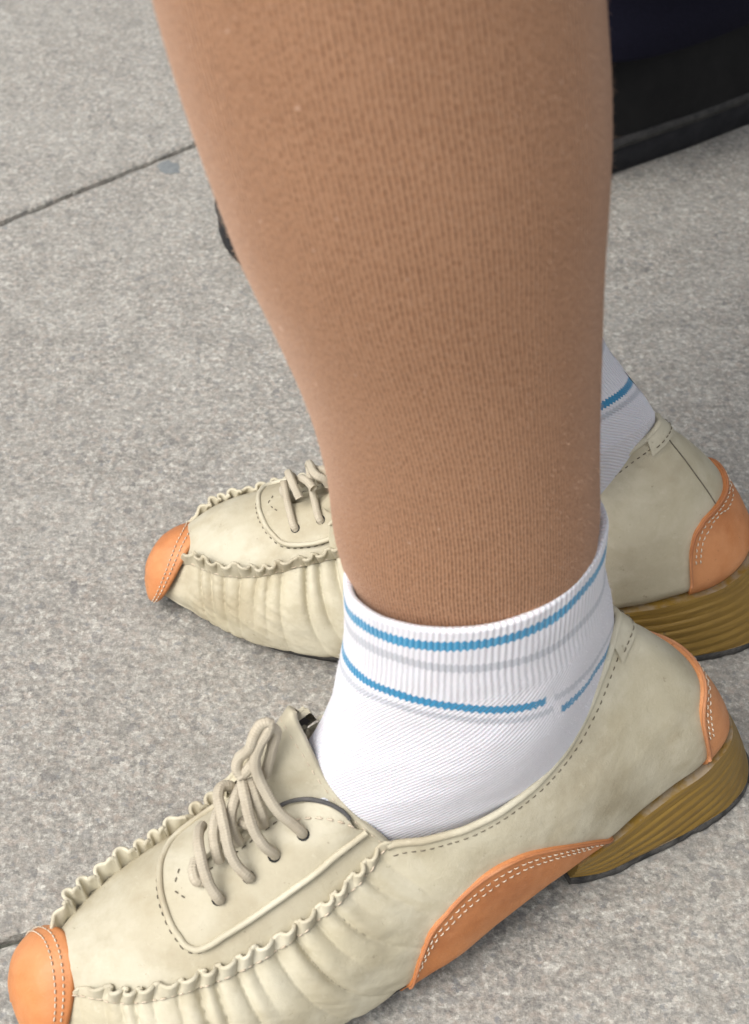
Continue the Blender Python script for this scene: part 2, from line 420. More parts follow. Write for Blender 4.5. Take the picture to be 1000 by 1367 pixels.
def mat_wedge():
    g = NT('stacked_wedge_amber'); uv = g.uv(); o = g.coord()
    sx = g.n('ShaderNodeSeparateXYZ'); g.l(uv, sx.inputs[0])
    n = g.noise(g.mapping(uv, (12, 260, 1)), 1, 4, .6)       # long streaks along the layers
    n2 = g.noise(o, 60, 4, .6)
    c = g.ramp(n, [(.25, C4(.12,.066,.012)), (.5, C4(.215,.128,.020)), (.75, C4(.29,.18,.034))])
    c = g.mix(g.mrange(n2, .5, .72, 0, .4), c, C4(.12,.068,.02))
    sc_ = g.noise(o, 260, 3, .7); c = g.mix(g.mrange(sc_, .67, .72, 0, .55), c, C4(.04,.03,.02))
    du = g.mrange(sx.outputs[1], .0, .16, .55, 0); dn = g.noise(o, 120, 4, .7)
    c = g.mix(g.math('MULTIPLY', du, g.mrange(dn, .4, .6, 0, 1)), c, C4(.30,.27,.23))
    nb = g.bump(n, .25, .0006); nb = g.bump(g.noise(o, 500, 3), .2, .0004, nb)
    return g.fin(c, g.mrange(n2, .3, .7, .38, .6), nb, Specular_IOR_Level=.45)

def mat_simple(name, c1, c2, scale, rough, bump=.4, dist=.0005, **k):
    g = NT(name); o = g.coord()
    c = g.mix(g.mrange(g.noise(o, scale, 4, .6), .35, .68, 0, 1), C4(*c1), C4(*c2))
    return g.fin(c, rough, g.bump(g.noise(o, scale*6, 3, .6), bump, dist), **k)

def mat_lace():
    g = NT('waxed_cord'); uv = g.uv(); o = g.coord()
    sx = g.n('ShaderNodeSeparateXYZ'); g.l(uv, sx.inputs[0])
    tw = g.math('SINE', g.math('ADD', g.math('MULTIPLY', sx.outputs[0], 4*2*math.pi), g.math('MULTIPLY', sx.outputs[1], 2*math.pi/.0016)))
    tw2 = g.math('SINE', g.math('SUBTRACT', g.math('MULTIPLY', sx.outputs[0], 4*2*math.pi), g.math('MULTIPLY', sx.outputs[1], 2*math.pi/.0016)))
    h = g.math('MULTIPLY', tw, tw2)
    c = g.mix(g.mrange(h, -1, 1, 0, .35), C4(.40,.355,.275), C4(.55,.50,.40))
    c = g.mix(g.mrange(g.noise(o, 130, 3), .5, .7, 0, .4), c, C4(.33,.275,.20))
    return g.fin(c, .8, g.bump(h, .35, .0003), Specular_IOR_Level=.25)

M = dict(
 granite=mat_granite(), joint=mat_joint(),
 beige=mat_leather('beige_nubuck_leather', (.440,.398,.285), (.310,.262,.170), (.560,.525,.410)),
 beige_top=mat_leather('beige_nubuck_vamp', (.400,.360,.260), (.290,.243,.155), (.500,.470,.370), seed=3.3),
 beige_edge=mat_leather('beige_leather_piping', (.47,.43,.32), (.33,.28,.19), (.56,.53,.42), seed=1.7, bump=.25),
 lining_and_gap_shade=mat_simple('grey_lining_and_gap_shade', (.05,.05,.052), (.10,.095,.09), 90, .85),
 orange=mat_leather('orange_leather', (.50,.19,.062), (.36,.125,.042), (.58,.265,.115), rough=.5, seed=5.1, mott=1.0, bump=.40),
 orange_edge=mat_leather('orange_leather_edge', (.40,.155,.06), (.30,.11,.045), (.50,.24,.12), rough=.6, seed=2.1, bump=.3),
 knit=mat_knit_leg(), sock=mat_sock(), wedge=mat_wedge(), lace=mat_lace(),
 outsole=mat_simple('worn_rubber_outsole', (.014,.014,.014), (.085,.08,.073), 160, .85, .8, .001),
 thread=mat_simple('pale_thread', (.52,.43,.32), (.62,.54,.43), 400, .8),
 thread_dark=mat_simple('dark_thread', (.10,.085,.06), (.17,.15,.11), 400, .8),
 hole=mat_simple('eyelet_dark', (.015,.015,.014), (.03,.03,.03), 400, .9),
 blackshoe=mat_simple('black_leather', (.004,.004,.0045), (.008,.008,.008), 60, .7, .3, .0006, Specular_IOR_Level=.25),
 blacksole=mat_simple('grey_black_rubber', (.009,.009,.011), (.018,.018,.020), 120, .7, .4, .0006, Specular_IOR_Level=.25),
 welt=mat_simple('dusty_welt', (.016,.0155,.015), (.045,.042,.039), 200, .7, .5, .0006),
 navy=mat_simple('navy_cloth', (.003,.003,.009), (.006,.006,.015), 900, .9, .5, .0004, Specular_IOR_Level=.15),
 fuzz_tan=mat_simple('tan_fibre', (.42,.27,.18), (.50,.34,.24), 100, .9),
 fuzz_white=mat_simple('white_fibre', (.80,.79,.84), (.86,.85,.88), 100, .9),
 dress=mat_simple('grey_dress_cloth', (.16,.16,.17), (.20,.20,.21), 400, .9),
 stone_patch=mat_simple('blue_grey_inclusion', (.13,.145,.15), (.19,.20,.20), 300, .8),
)

# ------------------------------------------------------------------ object helpers
def tag(o, label=None, cat=None, group=None, kind=None):
    if label: o['label'] = label
    if cat: o['category'] = cat
    if group: o['group'] = group
    if kind: o['kind'] = kind
    return o
def empty(name, loc, label=None, cat=None, kind=None):
    o = bpy.data.objects.new(name, None); COL.objects.link(o); o.location = loc
    o.empty_display_size = .05
    return tag(o, label, cat, None, kind)
class MB:
    """collects geometry (world coordinates) for one mesh"""
    def __init__(s): s.v = []; s.f = []; s.mi = []; s.uv = []; s.n = 0; s.at = {}
    def add(s, V, Fc, mi=0, uv=None, attrs=None):
        V = A(V).reshape(-1, 3); s.v.append(V); Fc = [tuple(int(i) + s.n for i in f) for f in Fc]
        s.f += Fc; s.mi += [mi]*len(Fc)
        s.uv.append(A(uv).reshape(-1, 2) if uv is not None else np.zeros((len(V), 2)))
        for k, x in (attrs or {}).items(): s.at.setdefault(k, []).append((s.n, A(x).ravel()))
        s.n += len(V); return s
    def grid(s, P, uv=None, close_u=False, close_v=False, flip=False, mi=0, attrs=None):
        n, m = P.shape[:2]; i = np.arange(n if close_u else n-1); j = np.arange(m if close_v else m-1)
        I, J = np.meshgrid(i, j, indexing='ij'); I2 = (I+1) % n; J2 = (J+1) % m
        F4 = np.stack([I*m+J, I2*m+J, I2*m+J2, I*m+J2], -1).reshape(-1, 4)
        if flip: F4 = F4[:, ::-1]
        return s.add(P, F4, mi, uv, attrs)
    def tube(s, C, r, k=8, mi=0, caps=True, squash=None):
        C = A(C); n = len(C); r = np.broadcast_to(A(r), (n,))
        T = np.gradient(C, axis=0); T /= np.linalg.norm(T, axis=1, keepdims=True) + 1e-12
        up = A([0, 0, 1]) if abs(T[0][2]) < .9 else A([1, 0, 0])
        N = np.cross(T[0], up); N /= np.linalg.norm(N); Ns = []
        for t in T:
            N = N - t*np.dot(N, t); N /= np.linalg.norm(N) + 1e-12; Ns.append(N)
        Ns = A(Ns); B = np.cross(T, Ns); a = np.linspace(0, 2*np.pi, k, endpoint=False)
        P = C[:, None] + (Ns[:, None]*np.cos(a)[None, :, None] + B[:, None]*np.sin(a)[None, :, None])*r[:, None, None]
        L = np.concatenate([[0], np.cumsum(np.linalg.norm(np.diff(C, axis=0), axis=1))])
        uv = np.stack(np.broadcast_arrays((a/(2*np.pi))[None, :], L[:, None]), -1)
        b = s.n; s.grid(P, uv=uv, close_v=True, mi=mi, flip=True)
        if caps:
            s.f += [tuple(b + i for i in range(k)), tuple(b + (n-1)*k + i for i in range(k))[::-1]]; s.mi += [mi, mi]
        return s
    def build(s, name, mats, parent=None, label=None, cat=None, kind=None, smooth=True, origin=None, tf=None, mirror=False):
        V = np.concatenate(s.v)
        if tf is not None: V = tf(V)
        root = parent
        while root is not None and root.parent is not None: root = root.parent
        org = A(root.location) if root is not None else A(origin if origin is not None else (0, 0, 0))
        if root is None and origin is None: org = A([0, 0, 0])
        me = bpy.data.meshes.new(name)
        fs = [f[::-1] for f in s.f] if mirror else s.f
        me.from_pydata((V - org).tolist(), [], fs)
        for m in (mats if isinstance(mats, (list, tuple)) else [mats]): me.materials.append(M[m])
        me.polygons.foreach_set('material_index', s.mi)
        me.polygons.foreach_set('use_smooth', [smooth]*len(me.polygons))
        UV = np.concatenate(s.uv); lay = me.uv_layers.new(name='UVMap')
        li = np.zeros(len(me.loops), dtype=np.int32); me.loops.foreach_get('vertex_index', li)
        lay.data.foreach_set('uv', UV[li].ravel().astype(np.float32))
        for k, parts in s.at.items():
            a = me.attributes.new(k, 'FLOAT', 'POINT'); arr = np.zeros(len(V), np.float32)
            for st, x in parts: arr[st:st+len(x)] = x
            a.data.foreach_set('value', arr)
        me.update()
        o = bpy.data.objects.new(name, me); COL.objects.link(o)
        if parent is not None:
            o.parent = parent
        elif root is None: o.location = org
        return tag(o, label, cat, None, kind)

def pad(P, N, th, bev=.5):
    """adds a rounded rim to a patch so that it reads as a piece of leather of thickness th"""
    def ext(P, N, axis):
        P = np.moveaxis(P, axis, 0); N = np.moveaxis(N, axis, 0)
        d0 = P[0]-P[1]; d0 /= np.linalg.norm(d0, axis=-1, keepdims=True)+1e-12
        d1 = P[-1]-P[-2]; d1 /= np.linalg.norm(d1, axis=-1, keepdims=True)+1e-12
        b = th*bev
        a1 = P[0]+d0*b*.7-N[0]*b*.35; a2 = P[0]+d0*b-N[0]*b; a3 = P[0]+d0*b-N[0]*th*1.6
        c1 = P[-1]+d1*b*.7-N[-1]*b*.35; c2 = P[-1]+d1*b-N[-1]*b; c3 = P[-1]+d1*b-N[-1]*th*1.6
        P = np.concatenate([[a3, a2, a1], P, [c1, c2, c3]]); N = np.concatenate([[N[0]]*3, N, [N[-1]]*3])
        return np.moveaxis(P, 0, axis), np.moveaxis(N, 0, axis)
    P, N = ext(P, N, 0); P, N = ext(P, N, 1); return P
def stitch_row(mb, C, N, pitch, ln, r, mi=0, lift=.0003, seed=0):
    C = A(C); N = A(N); L = np.concatenate([[0], np.cumsum(np.linalg.norm(np.diff(C, axis=0), axis=1))])
    rs = np.random.RandomState(seed)
    at = lambda x, Q: np.stack([np.interp(x, L, Q[:, i]) for i in range(3)], -1)
    for x in np.arange(pitch*.3, L[-1]-ln, pitch):
        a = x + rs.uniform(-.06, .06)*pitch; l = ln*rs.uniform(.85, 1.1)
        xs = A([a, a+l*.18, a+l*.5, a+l*.82, a+l]); P = at(xs, C); n = at(xs, N)
        n /= np.linalg.norm(n, axis=1, keepdims=True)
        P = P + n*(lift + r*A([-.9, .35, .7, .35, -.9]))[:, None]
        T = P[-1]-P[0]; T /= np.linalg.norm(T)+1e-12; S = np.cross(T, n[2])
        S /= np.linalg.norm(S)+1e-12
        ring = []
        for q, w_ in zip(P, (.5, 1, 1.1, 1, .5)):
            for c_, s_ in ((1, 0), (0, .8), (-1, 0), (0, -.8)): ring.append(q + S*c_*r*w_ + n[2]*s_*r*w_)
        ring = A(ring); f = []
        for i in range(4):
            for j in range(4): f.append((i*4+j, i*4+(j+1) % 4, (i+1)*4+(j+1) % 4, (i+1)*4+j))
        f += [(3, 2, 1, 0), (16, 17, 18, 19)]
        mb.add(ring, f, mi)
def resample(C, n):
    C = A(C); return hermite(C)(np.linspace(0, 1, n))

# ------------------------------------------------------------------ pavement
ground = MB().add([(-60, -60, -.03), (60, -60, -.03), (60, 90, -.03), (-60, 90, -.03)], [(0, 1, 2, 3)]).build('ground', 'granite', kind='structure', smooth=False)
pav = MB().add([(-5, -4.5, -.0045), (5, -4.5, -.0045), (5, 6, -.0045), (-5, 6, -.0045)], [(0, 1, 2, 3)]).build('pavement', 'joint', kind='structure', smooth=False)
J1p = A([-.2067, .7136]); J1a = math.radians(40.9); J2p = A([-.1253, .2683]); J2a = math.radians(14.5)
def line_y(p, a): return lambda x: p[1] + (x-p[0])*math.tan(a)
courses = []
for k in range(-9, 10):
    if k <= 0:   # below / at the near joint
        courses.append((J2p + A([-math.sin(J2a), math.cos(J2a)])*.46*k, J2a))
    else:
        courses.append((J1p + A([-math.sin(J1a), math.cos(J1a)])*.46*(k-1), J1a))
def slab_mesh(q, gap, seed):
    """q: 4 corners, counter clockwise; a sawn slab with worn edges, top at z=0"""
    rs = np.random.RandomState(seed)
    q = A(q); n = 4; out = []
    c = q.mean(0)
    def inset(d):
        r = []
        for i in range(4):
            p0, p1, p2 = q[i-1], q[i], q[(i+1) % 4]
            e1 = (p1-p0)/np.linalg.norm(p1-p0); e2 = (p2-p1)/np.linalg.norm(p2-p1)
            n1 = A([-e1[1], e1[0]]); n2 = A([-e2[1], e2[0]])
            r.append(p1 + (n1+n2)/(1+n1@n2)*d)
        return A(r)
    K = 150
    def loop(d, z, jit):
        c4 = inset(d); pts = []
        for i in range(4):
            a, b = c4[i], c4[(i+1) % 4]; t = np.linspace(0, 1, K, endpoint=False)[:, None]
            P = a*(1-t)+b*t; e = (b-a)/np.linalg.norm(b-a); nn = A([-e[1], e[0]])
            w_ = np.sin(np.pi*t[:, 0])**.2
            L = np.linalg.norm(b-a)*t[:, 0]
            P = P + nn*((noise1(L*90, seed+i, 3)*jit + noise1(L*420, seed+i+9, 2)*jit*.5)*w_)[:, None]
            pts.append(np.c_[P, np.full(K, z)])
        return np.concatenate(pts)
    Ls = [loop(gap, -.022, 0), loop(gap, -.003, .0003), loop(gap+.0006, -.0009, .0006), loop(gap+.0022, 0, .0009)]
    V = np.concatenate(Ls); m = 4*K; f = []
    for r in range(3):
        for i in range(m): f.append((r*m+i, r*m+(i+1) % m, (r+1)*m+(i+1) % m, (r+1)*m+i))
    f.append(tuple(range(3*m, 4*m)))
    return V, f
seed = 0
for ci in range(len(courses)-1):
    (p0, a0), (p1, a1) = courses[ci], courses[ci+1]
    am = (a0+a1)/2; d = A([math.cos(am), math.sin(am)]); nn = A([-d[1], d[0]])
    shift = {9: -.52, 10: -.30}.get(ci, (ci*.37) % 1.0 - .5)
    if ci == 8: shift = -.62
    for k in range(-5, 6):
        corner = []
        for kk, (pp_, aa_) in ((k, (p0, a0)), (k+1, (p0, a0)), (k+1, (p1, a1)), (k, (p1, a1))):
            o_ = A([0, .5]) + d*(shift+kk*1.06)     # cross joint line through o_ along nn, meets course line
            dd = A([math.cos(aa_), math.sin(aa_)])
            Mx = np.array([nn, -dd]).T; s_ = np.linalg.solve(Mx, pp_-o_); corner.append(o_+nn*s_[0])
        c = A(corner).mean(0)
        if not (-4.2 < c[0] < 4.2 and -3.6 < c[1] < 5.2): continue
        q = A(corner); ar = .5*abs(sum(q[i][0]*q[(i+1) % 4][1]-q[(i+1) % 4][0]*q[i][1] for i in range(4)))
        ccw = sum(q[i][0]*q[(i+1) % 4][1]-q[(i+1) % 4][0]*q[i][1] for i in range(4)) > 0
        if ar < .02 or not ccw: continue
        seed += 1
        V, f = slab_mesh(q, .0017, seed)
        MB().add(V, f).build('paving_stone', 'granite', pav, smooth=False)
# the blue grey inclusion in the slab beyond the leg: a flat chip of mineral, flush with the stone
cp = A([-.119, .772]); ang = np.linspace(0, 2*np.pi, 40, endpoint=False)
rr_ = 1 + .22*noise1(ang*2.2, 3, 3)
MB().add(np.concatenate([[[cp[0], cp[1], .0006]], np.stack([cp[0]+np.cos(ang+.5)*.0062*rr_, cp[1]+np.sin(ang+.2)*.0075*rr_, np.full(40, .0002)], 1)]),
         [(0, i+1, (i+1) % 40+1) for i in range(40)]).build('mineral_chip', 'stone_patch', pav)

# ------------------------------------------------------------------ the woman's legs, socks and shoes
NO, Na, Nl = A([.143, .3575]), A([-.9127, -.4086]), A([.4086, -.9127])
FO, Fa, Fl, FK = A([.1756, .4242]), A([-.9996, -.0284]), A([-.0284, .9996]), .95
def tf_near(V): return np.c_[NO + V[:, :1]*Na + V[:, 1:2]*Nl, V[:, 2]]
def tf_far(V):
    s_, t_, z_ = V[:, :1], V[:, 1:2], V[:, 2:]
    b = np.minimum(.006*(np.clip(s_-.215, 0, 1)/.035)**2, .011+.0*s_) + .006*sstep(.19, .235, s_)*np.clip(1-z_/.026, 0, 1)*.35*(t_ < 0)
    return np.c_[FO + V[:, :1]*FK*Fa + (V[:, 1:2]+b)*FK*Fl, V[:, 2]*FK]

person = empty('person', (.05, .36, 0), 'woman standing in tan ribbed tights, striped white ankle socks and beige and orange wedge shoes', 'person')

LEG = A([  # z, centre x, centre y, half size x, half size y
 (.060, .040, .311, .022, .017), (.100, .0335, .308, .024, .018), (.120, .0300, .305, .0290, .0215),
 (.1350, .0278, .304, .0345, .0260), (.1524, .0260, .3045, .0371, .0282), (.1797, .0238, .305, .0372, .0298),
 (.2047, .0202, .306, .0385, .0322), (.2278, .0156, .307, .0413, .0352), (.2491, .0112, .308, .0444, .0385),
 (.2689, .0082, .309, .0465, .0412), (.2873, .0051, .310, .0477, .0430), (.3045, .0020, .311, .0482, .0440),
 (.335, -.0030, .312, .0480, .0445), (.38, -.012, .313, .0470, .0445), (.44, -.026, .315, .0500, .0480),
 (.50, -.028, .318, .0560, .0530), (.60, -.015, .324, .0650, .0610), (.70, .010, .330, .0740, .0680), (.79, .035, .335, .080, .072)])
leg_f = hermite(LEG[:, [1, 2, 0, 3, 4]], LEG[:, 0])
NL = 128
def far_dx(z): return .0266 - .42*np.clip(z-.100, 0, .055) - .055*np.clip(z-.155, 0, .25)
def leg_rings(zs, off=(0, 0)):
    R = leg_f((zs-LEG[0, 0])/(LEG[-1, 0]-LEG[0, 0])); a = np.linspace(0, 2*np.pi, NL, endpoint=False)
    ca, sa = np.cos(a), np.sin(a)
    shin = 1 - .06*np.clip(-ca, 0, 1)**2*0
    X = R[:, None, 0] + R[:, None, 3]*ca[None]*shin; Y = R[:, None, 1] + R[:, None, 4]*np.sign(sa)*np.abs(sa)**.96
    P = np.stack(np.broadcast_arrays(X+off[0], Y+off[1], R[:, None, 2]), -1)
    # faint irregularities of flesh under the knit
    P[..., 0] += .0006*noise2(P[..., 2]*14, a[None]*1.3+off[1]*50, 3, 2)*ca
    return P, a
zs = np.concatenate([np.linspace(.06, .34, 220), np.linspace(.345, .79, 60)])
PA, a_ = leg_rings(zs); PB, _ = leg_rings(zs, (far_dx(zs)[:, None], .1205))
def leg_uv(a): 
    au = np.where(a > np.pi*.5, a, a + 2*np.pi)     # seam away from the camera
    return np.stack(np.broadcast_arrays(au[None]*.044, zs[:, None]), -1)
body = MB()
UVa = leg_uv(a_)
# each leg as an open tube; the seam column is duplicated so that the knit does not smear
def leg_grid(P):
    k0 = NL//4 + 1; order = list(range(k0, NL)) + list(range(0, k0)) + [k0]
    U = np.arange(len(order))/NL*2*np.pi*.044
    return P[:, order], np.stack(np.broadcast_arrays(U[None], zs[:, None]), -1), order
for P in (PA, PB):
    Pg, uvg, order = leg_grid(P); body.grid(np.swapaxes(Pg, 0, 1), np.swapaxes(uvg, 0, 1), flip=False)
# pelvis and trunk above, out of the picture, grown from the two leg tops
topA, topB = PA[-1], PB[-1]; H = NL//2
outer = np.concatenate([topA[list(range(H, NL))+[0]], topB[list(range(0, H+1))]])
rings = [outer]
cx, cy = .055, .395
th = np.arctan2(outer[:, 1]-cy, outer[:, 0]-cx)
for z, rx, ry, bl in ((.84, .105, .165, .55), (.90, .115, .175, 1), (1.0, .10, .145, 1), (1.1, .095, .135, 1), (1.25, .10, .16, 1), (1.38, .085, .18, 1), (1.44, .05, .07, 1), (1.52, .045, .05, 1), (1.56, .075, .06, 1), (1.65, .095, .075, 1), (1.72, .08, .065, 1), (1.76, .02, .02, 1)):
    e = np.stack([cx+rx*np.cos(th), cy+ry*np.sin(th), np.full(len(th), z)], 1)
    base = np.c_[outer[:, :2], np.full(len(th), z)]
    rings.append(base*(1-bl)+e*bl)
R_ = A(rings); body.grid(R_, close_v=True)
body.add(R_[-1], [tuple(range(len(th)))])
inA = topA[0:H+1]; inB = topB[[(NL-i) % NL for i in range(H+1)]]
t_ = np.linspace(0, 1, 9)[:, None, None]
cro = inA[None]*(1-t_) + inB[None]*t_; cro[..., 2] += .02*np.sin(np.pi*t_[..., 0])
body.grid(cro)
bo = body.build('body', 'knit', person)
# weld the duplicated borders, so that the body is one surface
import bmesh
bm = bmesh.new(); bm.from_mesh(bo.data); bmesh.ops.remove_doubles(bm, verts=bm.verts, dist=1e-6)
bmesh.ops.recalc_face_normals(bm, faces=bm.faces); bm.to_mesh(bo.data); bm.free()

# dress from the knee upwards (unseen, added to block some sky light)
aa = np.linspace(0, 2*np.pi, 96, endpoint=False); rings = []
for z, rx, ry, wv in ((.60, .125, .185, .05), (.66, .125, .185, .04), (.78, .14, .195, .02), (.92, .125, .185, 0), (1.02, .108, .155, 0), (1.12, .104, .148, 0), (1.26, .112, .175, 0), (1.38, .095, .19, 0), (1.43, .06, .09, 0)):
    k = 1 + wv*np.cos(aa*9+z*3)
    rings.append(np.stack([.02+(.035 if z > .7 else .035*(z-.5)/.2)+rx*k*np.cos(aa), .378+.017*(z > .7)+ry*k*np.sin(aa), np.full(96, z)], 1))
MB().grid(A(rings), close_v=True).build('dress', 'dress', person)

def grade(fn, ang, tab): return np.interp(np.degrees(ang), tab[0], tab[1])
def build_sock(tf, mirror):
    ang = np.concatenate([np.linspace(-180, 101.5, 300), np.linspace(102.5, 180, 84)])*np.pi/180
    w_ = np.linspace(0, 1, 260)
    S = sock_surface(ang, w_, off=.0004)
    d = np.concatenate([np.zeros((len(ang), 1)), np.cumsum(np.linalg.norm(np.diff(S, axis=1), axis=2), axis=1)], 1)*1000
    dg = np.degrees(ang)
    fb = np.interp(dg, [-180, -140, -60, -29, 6, 38, 64, 96, 101.9, 102.1, 108, 125, 145, 180], [33, 30, 27, 27.0, 26.4, 27.1, 30.3, 37.8, 38.8, 46, 47.5, 53.7, 58.3, 60])
    fg = np.interp(dg, [-180, -100, -22, 14, 36, 64, 89, 142, 180], [13, 14, 14, 12.2, 12.2, 14.4, 16.2, 21.5, 22])
    seam = (dg > 102)*1.0
    gap = np.where((dg > 98.5) & (dg < 106), 0.0, 1.0)
    # soft wrinkles of the ankle and ribbed rim
    n = grid_normals(S); c_ = A([.125, .003, .1]); n *= np.sign(np.mean(np.sum(n*(S-c_), axis=2)))
    AN, DD = np.meshgrid(ang, w_, indexing='ij')
    front = np.clip(np.cos(AN), 0, 1)
    S = S + n*(.0005*sstep(26, 8, d)*(np.cos(AN) > -2))[..., None]
    S = S + n*(.0006*noise2(AN*2.2, DD*7, 21, 3))[..., None]
    S = S + n*(.00006*np.sin(AN*24*5)*sstep(26, 18, d))[..., None]
    # rolled top edge
    lip = [S[:, 0] - n[:, 0]*.0034 + A([0, 0, -.004]), S[:, 0] - n[:, 0]*.0024 + A([0, 0, .0001]), S[:, 0] - n[:, 0]*.0006 + A([0, 0, .0010])]
    S = np.concatenate([np.stack(lip, 1), S], 1)
    z3 = np.zeros((len(ang), 3)); ext = lambda q: np.concatenate([np.repeat(q[:, :1], 3, 1), q], 1)
    cuff = ext(d); cuff[:, :3] = 0
    uv = np.stack(np.broadcast_arrays((ang*.037)[:, None], cuff), -1)
    blue = ext(d - fb[:, None]); grey = ext(d - fg[:, None])
    full = lambda q: np.broadcast_to(q[:, None], cuff.shape)
    mb = MB().grid(S, uv, flip=True, attrs=dict(cuff_mm=cuff, blue_mm=blue, grey_mm=grey, seam_side=full(seam), gap_mask=full(gap)))
    return mb.build('sock', 'sock', person, tf=tf, mirror=mirror)

# lace strands: traced paths over the instep, (s, t, z)
OUTER = [(0.985, 0.110), (0.962, 0.120), (0.888, 0.14), (0.809, 0.145), (0.736, 0.155), (0.666, 0.160), (0.591, 0.160), (0.516, 0.158), (0.462, 0.152), (0.437, 0.157), (0.420, 0.180), (0.408, 0.256), (0.409, 0.439), (0.424, 0.609), (0.452, 0.757), (0.500, 0.86), (0.60, .90), (0.70, .90), (0.80, .90), (0.90, .89), (.962, .88)]
INNER = [(0.960, 0.165), (0.943, 0.243), (0.905, 0.348), (0.853, 0.440), (0.811, 0.483), (0.776, 0.493), (0.723, 0.493), (0.69, 0.490), (0.648, 0.492), (0.613, 0.490), (0.551, 0.492), (0.530, 0.525), (0.545, 0.568), (0.60, 0.585), (0.66, .59), (0.72, .59), (0.79, .60), (0.85, .66), (0.91, .76), (.960, .85)]

def build_shoe(tf, mirror, near):
    flip = mirror
    # ---- side leather, one piece round the heel
    u = np.linspace(0, 1, 1000); v = np.linspace(0, 1, 72)
    P, N = wall_surface(u, v)
    inner_edge = P[:, -1] - N[:, -1]*.0016
    Pw = np.concatenate([P, inner_edge[:, None], (inner_edge - A([0, 0, .012]))[:, None]], 1)
    wall = MB().grid(Pw, flip=True).build('shoe', 'beige', person, tf=tf, mirror=flip)
    def sub(mb, name, mats, **k): return mb.build(name, mats, wall, tf=tf, mirror=flip, **k)
    pale, dark = MB(), MB()

    # ---- vamp (apron) over the toes and instep
    p, q = np.meshgrid(np.linspace(-.03, 1, 240), np.linspace(0, 1, 90), indexing='ij')
    V = apron(p, q); n = apron_n(p, q)
    V = V + n*(.0007*noise2(p*7, q*3, 12, 3)*np.sin(np.pi*q) - .0007*sstep(.02, .0, q) - .0007*sstep(.98, 1, q))[..., None]
    # the throat is open: lower the leather there so that the tongue shows below the laces
    thr = sstep(.515, .56, p)*sstep(.075, .04, np.abs(q-.54))
    V = V - n*(thr*.003)[..., None]
    # creases of the flex point
    sub(MB().grid(V, flip=False), 'vamp', 'beige_top')

    # ---- raised eyelet facing with its piped edge
    K = 260
    out_ = resample(np.c_[A(OUTER), np.zeros(len(OUTER))], K)[:, :2]; in_ = resample(np.c_[A(INNER), np.zeros(len(INNER))], K)[:, :2]
    m = 22; t = np.linspace(0, 1, m)
    pq = out_[:, None]*(1-t)[None, :, None] + in_[:, None]*t[None, :, None]
    fp = apron(pq[..., 0], pq[..., 1]); fn = apron_n(pq[..., 0], pq[..., 1])
    liftf = .0013 + .0024*np.exp(-((pq[..., 0]-.93)/.05)**2)*(pq[..., 1] < .5)*t[None]
    fp = fp + fn*liftf[..., None]
    sub(MB().grid(pad(fp, fn, .0013), flip=True), 'eyelet_facing', 'beige_top')
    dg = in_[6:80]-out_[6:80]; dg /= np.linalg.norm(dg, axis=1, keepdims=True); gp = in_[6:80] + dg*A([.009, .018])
    sub(MB().tube(apron(gp[:, 0], gp[:, 1]) + fn[6:80, -1]*.0027, .0008, 6), 'lining_and_gap_shade', 'lining_and_gap_shade')  # dark tube put in as the shade between facing edge and tongue
    piping = MB().tube(fp[:, 0] + fn[:, 0]*.0002, .00105, 8); sub(piping, 'piping', 'beige_edge')
    oo = pq[:, 0] + (pq[:, 0]-pq[:, 3])/np.linalg.norm(pq[:, 0]-pq[:, 3], axis=1, keepdims=True)*.018
    stitch_row(dark, apron(oo[:, 0], oo[:, 1]), apron_n(oo[:, 0], oo[:, 1]), .0030, .0018, .00022, lift=.0001)
    ii = 4
    stitch_row(pale, fp[:int(K*.25), -4], fn[:int(K*.25), -4], .0034, .0022, .00032)
    stitch_row(dark, fp[int(K*.25):int(K*.55), -3], fn[int(K*.25):int(K*.55), -3], .0030, .0016, .00024)
    tri = A([(0.489, 0.607), (0.447, 0.499), (0.476, 0.388)])
    for a0, b0 in ((0, 1), (1, 2)):
        tt = np.linspace(0, 1, 30)[:, None]; g_ = tri[a0]*(1-tt)+tri[b0]*tt
        stitch_row(dark, apron(g_[:, 0], g_[:, 1])+apron_n(g_[:, 0], g_[:, 1])*.0013, apron_n(g_[:, 0], g_[:, 1]), .0028, .0015, .0002)

    # ---- tongue, leaning on the ankle
    E = A([(.1640, .0290, .0600), (.1690, .0262, .0675), (.1738, .0208, .0735), (.1790, .0120, .0835), (.1826, .0045, .0950), (.1840, -.0012, .1010), (.1828, -.0065, .0975), (.1790, -.0130, .0880), (.1720, -.0190, .0740)])
    B = A([(.1670, .0288, .0570), (.1752, .0222, .0655), (.1800, .0165, .0680), (.1862, .0125, .0690), (.1925, .0098, .0685), (.2010, .0068, .0655), (.2060, -.0010, .0645), (.1980, -.0080, .0640), (.1860, -.0160, .0620)])
    Eh, Bh = resample(E, 80), resample(B, 80)
    mid = (Eh+Bh)/2 + A([.0010, 0, .0008])
    tv = np.linspace(0, 1, 40)[None, :, None]
    T = (1-tv)**2*Bh[:, None] + 2*tv*(1-tv)*mid[:, None] + tv**2*Eh[:, None]
    T[..., 0] += .0007*noise2(np.linspace(0, 4, 80)[:, None], np.linspace(0, 3, 40)[None], 33, 2)
    nT = grid_normals(T); nT *= np.sign(nT[..., 0].mean())
    Tp = pad(T, nT, .0014)
    back = T[:, -1] - nT[:, -1]*.0016
    sub(MB().grid(Tp, flip=False), 'tongue', 'beige_top')
    # its dark lining, seen as a thin line where it stands away from the foot
    sub(MB().grid(T - nT*.0021, flip=True), 'lining_and_gap_shade', 'lining_and_gap_shade')
    stitch_row(pale, T[:, -5], nT[:, -5], .0034, .0019, .00018, lift=0)

